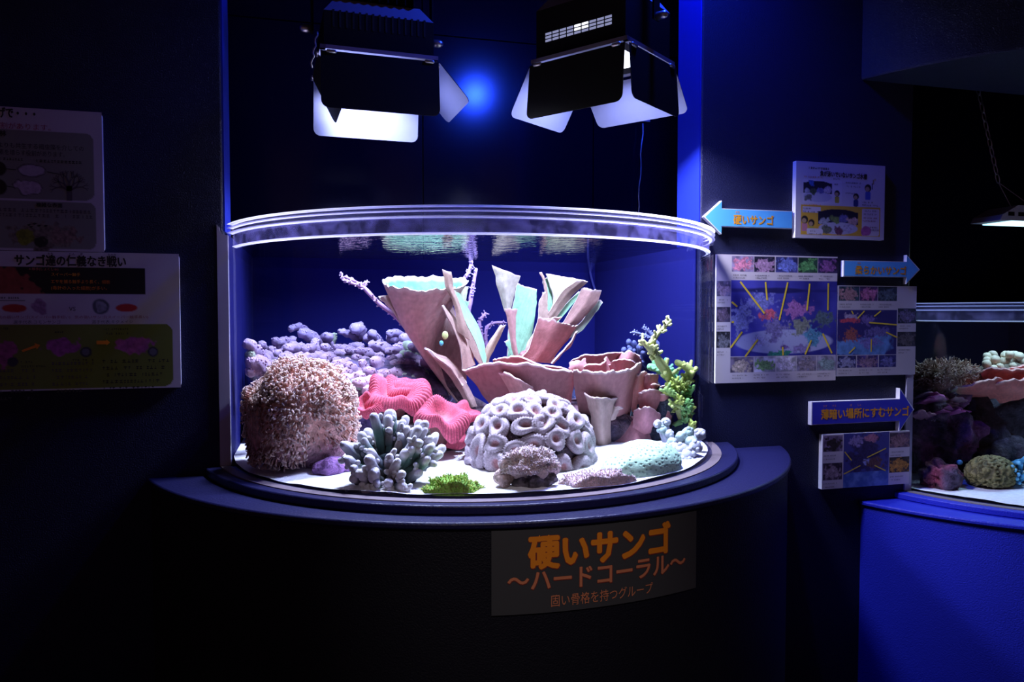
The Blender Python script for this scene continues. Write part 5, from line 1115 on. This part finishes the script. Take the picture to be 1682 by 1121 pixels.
    poly([[(1040, 715, .06), (1062, 712, .04), (1085, 706, .06)], [(1040, 690, .04), (1062, 686, .0), (1084, 684, .04)], [(1042, 675, .03), (1062, 668, -.02), (1082, 678, .03)]], (0.40, 0.17, 0.19), PINK, 17, nu=26)
    poly([[(1000, 750, .02), (1030, 750, .0), (1070, 738, .02)], [(995, 720, .06), (1030, 715, .04), (1078, 705, .06)], [(1000, 690, .10), (1030, 685, .08), (1085, 690, .09)]], (0.36, 0.15, 0.17), PINK, 18, jag=0.003, nu=30)
    rq = np.random.default_rng(31)
    for k in range(13):
        x, y, Y = 1058+44*rq.random(), 630+70*rq.random(), 0.05+0.05*rq.random(); w_ = 8+6*rq.random(); h_ = 14+8*rq.random()
        if x > 1104-w_*0.5: x -= 10
        cl = np.array([0.46, 0.17, 0.17])*(0.8+0.5*rq.random())
        poly([[(x-w_*.5, y+h_, Y+.03), (x, y+h_, Y+.02), (x+w_*.5, y+h_-2, Y+.03)], [(x-w_*.9, y+h_*.4, Y+.01), (x, y+h_*.4, Y-.01), (x+w_*.8, y+h_*.3, Y+.01)], [(x-w_*1.1, y+2, Y), (x-2, y-3, Y-.035), (x+w_, y, Y)]], cl, cl*1.2, 40+k, nu=18, nv=10)
    # inner front leaf and small cup before it
    poly([[(852, 690, .05), (868, 690, .03), (885, 690, .05)], [(836, 640, .03), (856, 640, .0), (880, 655, .03)], [(818, 613, .02), (842, 617, -.03), (876, 637, .01)]], (0.40, 0.20, 0.18), PINK, 19, nu=28)
    poly([[(975, 740, .03), (990, 740, .0), (1002, 735, .03)], [(972, 690, .01), (988, 690, -.03), (1000, 688, .01)], [(966, 665, .0), (988, 668, -.05), (1006, 665, .0)], [(959, 648, .0), (985, 654, -.06), (1013, 652, .0)]], (0.38, 0.26, 0.22), (0.36, 0.36, 0.24), 20, nu=28, jag=0.003)
    poly([[(996, 690, .02), (1004, 690, .01), (1010, 688, .02)], [(1002, 676, .01), (1010, 676, -.01), (1016, 675, .01)], [(1006, 667, .0), (1014, 669, -.02), (1024, 672, .0)]], (0.42, 0.30, 0.26), PINK, 21, nu=16, jag=0.002)
scroll()

# ---------------- vase coral, left of centre
def vase():
    t = thing('vase_coral', 'tall vase-shaped coral with a wide mint-green cup and brown ribbon blades', 'coral', (0.5, 0.25, SZ+0.1))
    Yb = 0.27
    # main cup: closed rings from the stem to the tilted rim
    rings = []
    ang = np.linspace(0, 2*math.pi, 17)[:-1]
    for (px, py, rx, dy, ry) in ((765, 672, 5, 4, .012), (742, 640, 8, 4, .018), (718, 605, 11, 4, .026), (700, 575, 14, 4, .032), (694, 545, 28, 5, .050), (694, 515, 44, 7, .075), (696, 488, 58, 9, .10), (699, 464, 71, 12, .125)):
        ring = []
        for a in ang:
            q = P(px+rx*math.cos(a), py-dy*math.sin(a)-(1.5*math.cos(2*a) if rx > 40 else 0), Yb+ry*math.sin(a)); ring.append(q)
        rings.append(ring)
    G = np.array(rings); G = np.concatenate([G, G[:, :1]], 1); G = crm(G, 40); G = np.swapaxes(crm(np.swapaxes(G, 0, 1), 73), 0, 1)[:, :-1]
    tt = np.linspace(0, 1, 40); jag = fbm(np.column_stack([np.cos(np.arange(72)/72*6.283)*6, np.sin(np.arange(72)/72*6.283)*6, np.zeros(72)]), 3, 3)
    G[..., 2] += (np.clip((tt-0.7)/0.3, 0, 1)**2)[:, None]*jag[None]*0.006
    c = G.mean(1, keepdims=True); Gi = c+(G-c)*(1-0.006/np.maximum(np.linalg.norm(G-c, axis=2, keepdims=True), 0.01))
    sp = np.clip(0.5+0.9*vnoise(G*300, 2), 0, 1)[..., None]; m = np.clip((tt-0.95)/0.05, 0, 1)[:, None, None]
    Co = np.array([0.50, 0.31, 0.28])*(0.9+0.2*sp); Co = Co*(1-m)+np.array([0.62, 0.54, 0.47])*m; Ci = np.array([0.09, 0.23, 0.165])*(0.7+0.5*sp); Ci = Ci*(1-m)+np.array([0.45, 0.56, 0.42])*m
    b = MB(); b.grid(G, Co, wv=True); b.grid(Gi, Ci, wv=True); b.grid(np.stack([G[-1], Gi[-1]]), (0.62, 0.58, 0.48), wv=True); b.build('cup', M['coral'], t)
    def pl(L, Rr, yl, yr, bulge, front, back, seed, jag=0.005, name='blade', nu=14, nv=26, th=0.007, wob=0.004):
        b = MB(); sheet(b, strip(L, Rr, yl, yr, bulge), front, back, RIMC, nu, nv, th, jag, wob, seed, rimw=0.05); b.build(name, M['coral'], t)
    pl([(752, 545), (745, 500), (731, 470), (728, 444)], [(772, 560), (757, 505), (745, 475), (740, 447)], .16, .16, .004, TAN, MINT, 1)
    pl([(795, 606), (778, 560), (756, 515), (744, 476)], [(797, 585), (788, 545), (768, 508), (749, 474)], [.18]*4, [.22, .24, .24, .22], .0, MINT, TAN, 2, nu=18)
    pl([(789, 604), (771, 570), (752, 525), (741, 480)], [(795, 606), (779, 562), (757, 518), (745, 477)], .175, .18, .0, (0.34, 0.22, 0.18), TAN, 3, nu=8)
    pl([(760, 608), (756, 575), (742, 535), (725, 502)], [(779, 600), (770, 565), (752, 530), (729, 500)], .16, .18, .006, (0.36, 0.23, 0.19), TAN, 4)
    pl([(702, 575), (716, 590), (738, 604), (760, 634)], [(697, 573), (712, 582), (738, 592), (766, 628)], .16, .18, .0, (0.38, 0.23, 0.19), TAN, 5, nu=8)
    pl([(770, 670), (752, 640), (730, 610), (698, 575)], [(783, 668), (765, 628), (742, 598), (706, 574)], .17, .17, .004, (0.42, 0.27, 0.24), TAN, 6)
    # brown web between cup and blade
    pl([(738, 650), (716, 600), (708, 570), (730, 515)], [(768, 640), (764, 590), (752, 545), (744, 500)], .26, .28, -.01, (0.34, 0.22, 0.20), TAN, 7, nu=18)
    # little cups
    pl([(700, 590), (660, 535), (640, 505), (621, 489)], [(706, 586), (672, 540), (652, 512), (640, 486)], .26, .26, .006, (0.46, 0.36, 0.30), CREAM, 8)
    pl([(640, 505), (632, 497), (624, 492), (622, 487)], [(648, 503), (643, 496), (641, 490), (639, 485)], .285, .285, -.006, CREAM, CREAM, 9, jag=0.002, nv=10)
    pl([(756, 520), (752, 500), (748, 480), (744, 472)], [(764, 516), (764, 494), (767, 478), (771, 470)], .33, .33, .006, CREAM, TAN, 10, jag=0.003)
    pl([(758, 515), (757, 505), (756, 495)], [(766, 510), (768, 502), (772, 494)], .30, .30, .002, MINT, TAN, 11, jag=0.003, nv=10)
    # pale round patches growing on the blades
    for (px, py, c, rr) in ((731, 551, (0.55, 0.62, 0.24), .011), (757, 543, (0.25, 0.60, 0.62), .009), (725, 564, (0.12, 0.45, 0.52), .007)):
        MB().blob(P(px, py, .165), (rr, 0.004, rr*1.25), 14, 10, 0.1, 30, c=c).build('round_patch', M['coral'], t)
    # dark woody foot
    MB().tube([P(820, 700, .22), P(795, 680, .23), P(765, 655, .24), P(742, 630, .25), P(722, 600, .27)], [.034, .030, .024, .018, .012], 14, (0.09, 0.06, 0.08), lump=0.3, ls=30).build('foot', M['rock'], t)
    MB().tube([P(750, 640, .33), P(715, 590, .33), P(680, 545, .33), P(655, 510, .33)], [.022, .016, .011, .008], 12, (0.20, 0.13, 0.20), lump=0.3, ls=30).build('foot', M['rock'], t)
vase()

# ---------------- upright fan coral, centre
def fan():
    t = thing('fan_coral', 'upright coral of tall mint and pink fan blades in the centre of the tank', 'coral', (0.7, 0.22, SZ+0.15))
    def pl(L, Rr, yl, yr, bulge, front, back, seed, jag=0.005, nu=18, nv=22, th=0.007, wob=0.004, rim=RIMC, rw=0.05):
        b = MB(); sheet(b, strip(L, Rr, yl, yr, bulge), front, back, rim, nu, nv, th, jag, wob, seed, rimw=rw); b.build('blade', M['coral'], t)
    pl([(829, 512), (822, 490), (815, 465), (810, 437)], [(839, 510), (843, 488), (847, 470), (854, 454)], .24, .24, .022, (0.34, 0.30, 0.25), CREAM, 1, jag=0.002)
    pl([(832, 588), (836, 540), (843, 500), (846, 480), (849, 466)], [(862, 586), (876, 540), (881, 505), (882, 490), (881, 476)], .27, .28, .0, MINT, TAN, 2)
    pl([(897, 505), (896, 480), (891, 460), (886, 448)], [(899, 505), (899, 480), (895, 460), (890, 447)], .28, .28, .002, TAN, TAN, 3, nu=8, jag=0.0)
    pl([(898, 512), (897, 490), (894, 470), (891, 457)], [(915, 508), (910, 485), (905, 465), (902, 456)], .29, .30, .0, MINT, TAN, 4)
    pl([(908, 512), (910, 490), (903, 468), (898, 450)], [(916, 506), (928, 485), (948, 472), (963, 461)], .28, .28, -.015, CREAM, TAN, 5, jag=0.002)
    pl([(893, 525), (905, 508), (922, 480), (946, 461)], [(904, 530), (920, 510), (940, 484), (966, 462)], [.24, .23, .22, .22], .24, .004, (0.35, 0.24, 0.19), TAN, 6, jag=0.003)
    pl([(884, 540), (884, 515), (886, 495), (892, 480)], [(908, 530), (899, 510), (897, 497), (895, 481)], .23, .24, .004, (0.35, 0.24, 0.19), TAN, 7)
    pl([(886, 555), (905, 530), (925, 505), (950, 478)], [(894, 560), (915, 532), (935, 508), (958, 480)], .255, .255, .0, MINT, MINT, 8, nu=8)
    pl([(900, 560), (920, 535), (940, 505), (957, 474)], [(930, 545), (955, 525), (978, 500), (986, 478)], [.24]*4, [.26]*4, .01, (0.38, 0.22, 0.19), CREAM, 9, jag=0.008)
    pl([(915, 560), (945, 540), (965, 515), (978, 490)], [(925, 560), (952, 545), (975, 518), (990, 498)], .275, .28, .0, (0.36, 0.46, 0.34), MINT, 10, nu=8, jag=0.006)
    pl([(846, 588), (840, 560), (835, 530), (829, 507)], [(852, 586), (846, 560), (846, 530), (850, 508)], .18, .18, .012, (0.40, 0.21, 0.20), PINK, 11, jag=0.002)
    pl([(850, 592), (868, 575), (877, 545), (885, 520)], [(905, 597), (918, 575), (935, 555), (949, 536)], [.15, .14, .13, .13], [.18, .18, .18, .17], .018, (0.42, 0.17, 0.165), PINK, 12, jag=0.008, nu=26)
    pl([(884, 548), (884, 538), (888, 524)], [(905, 540), (910, 530), (923, 521)], .145, .145, .010, (0.42, 0.18, 0.17), PINK, 13, jag=0.003)
    pl([(905, 597), (920, 580), (935, 565), (946, 548)], [(908, 598), (922, 582), (939, 567), (949, 545)], .16, .17, .0, (0.45, 0.26, 0.22), PINK, 14, nu=6)
    pl([(787, 604), (792, 585), (805, 560), (822, 536)], [(800, 600), (808, 580), (818, 560), (829, 534)], .22, .22, .006, (0.36, 0.25, 0.18), TAN, 15)
    pl([(845, 590), (835, 575), (830, 562)], [(852, 585), (842, 570), (836, 558)], .24, .24, .0, MINT, TAN, 16, nu=8, nv=10)
    pl([(858, 590), (862, 575), (868, 560)], [(868, 588), (872, 572), (878, 545)], .22, .22, .002, (0.46, 0.34, 0.28), TAN, 17, nu=10, nv=12)
    MB().tube([P(880, 690, .22), P(872, 650, .22), P(866, 620, .22), P(862, 590, .22)], [.05, .045, .036, .03], 14, (0.25, 0.12, 0.12), lump=0.2, ls=20).build('foot', M['rock'], t)
fan()

# ---------------- slender purple branch corals
def slender(label, paths, c, seed, tipc):
    r = np.random.default_rng(seed); q0 = P(*paths[0][0][0]); t = thing('branching_coral', label, 'coral', tuple(q0))
    for pp, rad in paths:
        C = crm([P(*p) for p in pp], 18); b = MB(); s = np.linspace(0, 1, 18)[:, None]
        b.tube(C, rad*np.linspace(1.15, 0.75, 18), 9, np.asarray(c)*(1-s*0.5)+np.asarray(tipc)*s*0.5, lump=0.2, ls=120, base=True)
        for k in range(26):
            i = r.integers(2, 18); d = r.normal(size=3); T = C[min(i, 16)+1]-C[min(i, 16)]; T /= np.linalg.norm(T); d = d-T*np.dot(d, T); d = d/np.linalg.norm(d)+T*0.6
            b.tube([C[i], C[i]+d*rad*1.0, C[i]+d*rad*1.5], [rad*0.30]*3, 5, np.asarray(tipc))
        b.build('branch', M['coral'], t)
slender('slender purple branch coral reaching left out of the vase coral', [([(700, 590, .36), (660, 530, .36), (622, 498, .36), (600, 475, .36), (590, 467, .36)], .0085), ([(596, 472, .36), (580, 466, .36), (562, 459, .36)], .006), ([(592, 468, .36), (578, 460, .36), (567, 455, .36)], .005), ([(594, 470, .36), (599, 467, .36), (603, 463, .36)], .005), ([(566, 460, .36), (561, 455, .36), (560, 448, .36)], .004)], (0.34, 0.18, 0.36), 3, (0.55, 0.42, 0.62))
slender('thin purple branch coral standing behind the wide mint cup', [([(740, 540, .40), (752, 490, .40), (760, 462, .40), (770, 448, .40), (775, 430, .40)], .0075), ([(765, 530, .40), (772, 500, .40), (776, 475, .40), (782, 443, .40)], .0085)], (0.34, 0.20, 0.44), 5, (0.48, 0.38, 0.74))
slender('small dim purple branch coral between the vase coral and the fan blades', [([(800, 600, .5), (792, 560, .5), (788, 530, .5), (797, 516, .5)], .008), ([(800, 580, .5), (798, 545, .5), (808, 532, .5), (828, 530, .5)], .007)], (0.26, 0.14, 0.28), 7, (0.34, 0.22, 0.4))
slender('faint blue-grey branch coral at the right back of the bright tank', [([(1130, 640, .25), (1085, 570, .3), (1060, 552, .3), (1040, 546, .3)], .007), ([(1085, 570, .3), (1068, 547, .3), (1058, 538, .3)], .006), ([(1120, 600, .3), (1100, 567, .3), (1135, 560, .3), (1160, 566, .2)], .008)], (0.22, 0.24, 0.42), 9, (0.40, 0.42, 0.62))
def blue_back():
    t = thing('finger_leather_coral', 'small blue shaggy coral at the right back, behind the pink scroll', 'coral', (1.15, 0.4, 1.1)); r = np.random.default_rng(6)
    MB().blob((1.08, 0.42, 1.02), (0.13, 0.12, 0.15), 26, 18, 0.2, 10, c=(0.05, 0.06, 0.14), seed=3).build('base', M['rock'], t)
    for k in range(22):
        tip = P(1010+130*r.random(), 566+30*r.random(), 0.30+0.15*r.random()); tip[0] = min(tip[0], 1.24); d = np.array([-0.5*r.random(), -0.5, 0.35]); d /= np.linalg.norm(d)
        b = MB(); finger_branch(b, tip-d*0.09, d, 0.09, 0.008+0.005*r.random(), ((0.03, 0.03, 0.10), (0.08, 0.09, 0.24), (0.16, 0.18, 0.36)), r, 0.3, 9, 0.3); b.build('finger', M['coral'], t)
blue_back()
hp = crm([P(966, 372, .93), P(968, 440, .93), P(985, 500, .93), P(998, 545, .9), P(1010, 575, .85)], 24)
hp[0][2] = WATER+0.06
tag(MB().tube(hp, 0.005, 8, (0.2, 0.2, 0.4)).build('air_hose', mat('blue_hose', (0.06, 0.06, 0.22), 0.4)), 'thin blue hose running down the back of the bright tank', 'hose')

# nothing pokes through the acrylic
for o in list(COL.objects):
    if o.type != 'MESH': continue
    t = o
    while t.parent: t = t.parent
    if t.get('category') not in ('coral', 'rock') or o.data.get('seen'): continue
    n = len(o.data.vertices); v = np.zeros(n*3, np.float32); o.data.vertices.foreach_get('co', v); v = v.reshape(-1, 3)
    d = v[:, :2]-np.array(TC); h = np.hypot(d[:, 0], d[:, 1]); m = (h > 0.788) & (v[:, 1] < TC[1])
    if m.any():
        v[m, :2] = np.array(TC)+d[m]*(0.788/h[m])[:, None]
    m2 = (v[:, 1] >= TC[1]); v[m2, 0] = np.clip(v[m2, 0], TC[0]-0.765, TC[0]+0.765); o.data.vertices.foreach_set('co', v.ravel()); o.data.update()
# ================================================================== SECOND TANK
SZ2 = SZ+Z2
def in2(p):
    p = np.array(p, float); d = math.hypot(p[0]-T2[0], p[1]-T2[1])
    if d > 0.75 and p[1] < T2[1]: p[:2] = np.array(T2)+(p[:2]-np.array(T2))*0.75/d
    p[0] = max(p[0], T2[0]-0.76); return p
def rock2(name, label, ctr, rad, seed, c0, c1, top=None, amp=0.3, sc=10):
    return rock(name, label, ctr, rad, seed, c0, c1, None, amp, sc, 44, 28, top)
rock2('reef_rock', 'big dark reef rock wall in the dim tank at the right edge', (2.72, 0.42, SZ2+0.16), (0.42, 0.30, 0.24), 31, (0.014, 0.014, 0.02), (0.06, 0.05, 0.07), (0.05, 0.04, 0.06))
rock2('reef_rock', 'purple-spotted rock in the left part of the dim tank', P(1535, 700, 0.22), (0.15, 0.14, 0.17), 33, (0.03, 0.02, 0.04), (0.16, 0.08, 0.15), (0.20, 0.06, 0.16), amp=0.45, sc=17)
rock2('reef_rock', 'small dark red rock on the sand of the dim tank', P(1545, 782, 0.0)+np.array([0, 0, 0.0]), (0.075, 0.06, 0.05), 35, (0.05, 0.02, 0.03), (0.24, 0.05, 0.09), (0.10, 0.07, 0.12), amp=0.5, sc=26)
def leather2():
    t = thing('leather_coral', 'brown fuzzy leather coral on top of the rocks in the dim tank', 'coral', tuple(P(1550, 630, .2))); c = P(1552, 622, .2); r = np.random.default_rng(2)
    R = np.array([.155, .10, .062]); MB().blob(c, R, 36, 20, 0.2, 12, c=(0.22, 0.12, 0.09), seed=5).build('body', M['rock'], t); b = MB()
    for k in range(1500):
        d = r.normal(size=3); d /= np.linalg.norm(d)
        if d[2] < -0.3 or d[1] > 0.6: continue
        p = c+d*R*0.97; e = d+r.normal(size=3)*0.4; l = 0.012+0.012*r.random(); k_ = 0.7+0.5*r.random()
        b.tube([p, p+d*l*.6, p+e*l], [.0024, .0022, .002], 4, np.clip(np.array([(0.22, 0.12, 0.09), (0.36, 0.22, 0.16), (0.58, 0.42, 0.34)])*k_, 0, 1))
    o = b.build('tentacles', M['tent'], t); o['kind'] = 'stuff'
leather2()
def cream2():
    t = thing('knobbly_coral', 'cream knobbly coral behind the red plates in the dim tank', 'coral', tuple(P(1640, 600, .3))); r = np.random.default_rng(4)
    MB().blob(P(1648, 612, .34), (.12, .08, .05), 26, 16, 0.2, 14, c=(0.20, 0.16, 0.12), seed=2).build('base', M['rock'], t)
    for k in range(30):
        p = P(1615+70*r.random(), 582+26*r.random(), .26+.1*r.random()); rad = .014+.008*r.random(); b = MB()
        b.blob(p, (rad, rad, rad), 12, 9, 0.25, 50, seed=k, c=np.array([0.62, 0.52, 0.38])*(0.75+0.4*r.random())); b.tube([P(1648, 616, .34), p], [rad*.6, rad*.6], 7, (0.3, 0.24, 0.18), tip=False); b.build('knob', M['coral'], t)
cream2()
def plates2():
    t = thing('plate_coral', 'coral-red wavy plate coral lying across the rocks of the dim tank', 'coral', tuple(P(1640, 620, .15)))
    RED = (0.70, 0.17, 0.14)
    for k, (rows) in enumerate(([[(1615, 640, .22), (1650, 640, .2), (1690, 640, .2)], [(1598, 625, .16), (1640, 622, .1), (1695, 628, .1)], [(1600, 610, .14), (1640, 606, .06), (1700, 612, .06)]],
                                [[(1600, 655, .2), (1630, 652, .18), (1660, 650, .18)], [(1575, 645, .14), (1610, 642, .08), (1650, 640, .08)], [(1562, 634, .12), (1600, 630, .04), (1645, 622, .05)]],
                                [[(1640, 660, .18), (1670, 655, .16), (1700, 655, .18)], [(1625, 645, .12), (1660, 640, .06), (1700, 638, .08)], [(1612, 640, .10), (1655, 626, .03), (1705, 622, .05)]],
                                [[(1655, 650, .24), (1675, 645, .22), (1700, 640, .22)], [(1650, 620, .22), (1675, 612, .18), (1700, 610, .18)], [(1645, 608, .22), (1672, 600, .16), (1702, 602, .16)]])):
        b = MB(); sheet(b, [[P(*p) for p in row] for row in rows], RED, RED, (0.85, 0.40, 0.34), 30, 12, 0.012, 0.008, 0.008, k); b.build('plate', M['coral'], t)
    for k, (x, y) in enumerate(((1620, 642), (1634, 640))):
        pass
plates2()
def purple2():
    t = thing('encrusting_coral', 'purple-pink frilled coral on the left flank of the dim tank rocks', 'coral', tuple(P(1545, 650, .1))); r = np.random.default_rng(12)
    for k in range(16):
        x = 1512+70*r.random(); y = 640+42*r.random(); Y = .10+.05*r.random(); c = np.array([0.42, 0.10, 0.30])*(0.5+0.7*r.random()) if k % 2 else np.array([0.30, 0.14, 0.20])
        w_ = 10+8*r.random(); b = MB(); a, m_, e = in2(P(x-w_, y, Y)), in2(P(x, y-4, Y-.04)), in2(P(x+w_, y+2, Y)); dz = np.array([0.0, .05, -.028]); b = sheet(b, [[a+dz, m_+dz, e+dz], [a+dz*.5, m_+dz*.4, e+dz*.5], [a, m_, e]], c, c, np.clip(c*1.8, 0, 1), 18, 8, .006, .008, .006, k); b.build('frill', M['coral'], t)
purple2()
def olive2():
    t = thing('brain_coral', 'olive-brown maze brain coral on the sand of the dim tank', 'coral', tuple(P(1625, 800, -.02))); c = P(1627, 792, -.03); c[2] = SZ2+0.045
    nu, nv = 150, 60; th = np.linspace(0, math.pi*.7, nv); ph = np.arange(nu)*2*math.pi/nu
    D = np.stack([np.sin(th)[:, None]*np.cos(ph), np.sin(th)[:, None]*np.sin(ph), np.repeat(np.cos(th)[:, None], nu, 1)], -1); R = np.array([.098, .075, .068])
    rid = 1-np.abs(fbm(D*6+fbm(D*4, 2, 3)[..., None]*1.2, 2, 5))*2.2; G = c+D*R*(1+.07*rid)[..., None]; G[..., 2] = np.maximum(G[..., 2], SZ2)
    C = np.array([0.26, 0.22, 0.08])*(0.35+0.75*np.clip(rid, 0, 1))[..., None]; MB().grid(G, C, wv=True).build('dome', M['coral'], t)
olive2()
def blue2():
    t = thing('branching_coral', 'bright blue tufted coral cut by the right edge of the view', 'coral', tuple(P(1680, 780, -.1))); r = np.random.default_rng(22)
    for k in range(46):
        p = P(1660+45*r.random(), 755+50*r.random(), -.08+.06*r.random()); p = in2(p); p[2] = max(p[2], SZ2+.02); d = np.array([-.4*r.random(), -.5, .6*r.random()]); b = MB()
        q = p-d*.04; q[2] = max(q[2], SZ2+.006); finger_branch(b, q, d, .045, .008, ((0.02, 0.08, 0.16), (0.06, 0.32, 0.55), (0.20, 0.58, 0.80)), r, .3, 7); b.build('tuft', M['coral'], t)
blue2()
rock2('reef_rock', 'grey mottled rock above the olive brain coral in the dim tank', P(1640, 745, .12), (0.11, 0.10, 0.08), 37, (0.02, 0.02, 0.03), (0.10, 0.09, 0.12), (0.08, 0.07, 0.09), sc=16)
tag(MB().blob(in2(P(1576, 760, .02)), (.011, .011, .010), 12, 9, .1, 40, c=(0.08, 0.28, 0.50)).build('mushroom_polyp', M['coral']), 'tiny round blue polyp on the dark rocks of the dim tank', 'coral')

# hanging LED bar over the second tank
def led():
    a = P(1594, 368, .2); x0, z0 = a[0], a[2]; t = thing('aquarium_light', 'slim white hanging light bar over the dim tank at the right edge', 'lamp', (x0+.35, .2, z0))
    pr = [(x0, 0), (x0+.012, .022), (x0+.09, .062), (x0+.62, .062), (x0+.70, .022), (x0+.712, 0)]; n = len(pr); ys = (.06, .20); b = MB()
    b.add([(x, y, z0+z) for y in ys for x, z in pr], [tuple(range(n)), tuple(range(2*n-1, n-1, -1))]+[(i, n+i, n+(i+1) % n, (i+1) % n) for i in range(n)]); b.build('housing', M['ledcase'], t, smooth=False)
    for k in range(4):
        q = MB().box((x0+.04+k*.05, .0585, z0+.018), (x0+.07+k*.05, .0615, z0+.034)); q.build('vent', M['case'], t, smooth=False)
    MB().box((x0+.06, .062, z0-.004), (x0+.66, .198, z0-.0008)).build('led_panel', M['ledglow'], t, smooth=False)
    for k in range(7): MB().tube([(x0+.10+k*.08, .075, z0-.003), (x0+.10+k*.08, .075, z0-.008)], .012, 10, base=True).build('diode', M['ledglow2'], t)
    return x0, z0, t
M['ledcase'] = mat('white_lamp_housing', (0.42, 0.42, 0.48), 0.5); M['ledglow'] = emit('led_glow', (0.45, 0.85, 1.0), 2.2); M['ledglow2'] = emit('led_spot_glow', (0.85, 0.8, 1.0), 3.5)
x0, z0, ledt = led()
def chain():
    A = np.array([x0+.155, .13, 2.26]); A = P(1600, 118, .17); B = P(1640, 300, .13); B2 = np.array([x0+.14, .13, z0+.066])
    A[2] = 3.0 if False else A[2]
    t = thing('hanging_chain', 'thin steel chain holding up the light bar over the dim tank', 'chain', tuple(B)); n = 17; A2 = B+(A-B)*1.35
    d = (A2-B)/n; L = np.linalg.norm(d); d = d/L
    for k in range(n):
        c = B+d*L*(k+.5); u = np.cross(d, [0, 1, 0]) if k % 2 else np.array([0, 1.0, 0]); u = u/np.linalg.norm(u); a = np.linspace(0, 2*math.pi, 13)[:-1]
        ring = np.array([c+d*math.cos(q)*L*.62+u*math.sin(q)*.008 for q in a]); ring = np.vstack([ring, ring[:2]])
        MB().tube(ring, .0022, 5, tip=False).build('link', M['steel'], t)
    for xx in (-.005, .12):
        MB().tube([B, np.array([x0+.14+xx, .13, z0+.06])], .0016, 5, base=True).build('wire', M['steel'], t)
    MB().tube([A2, np.array([A2[0], A2[1], CEIL])], .003, 6).build('rod', M['steel'], t)
chain()
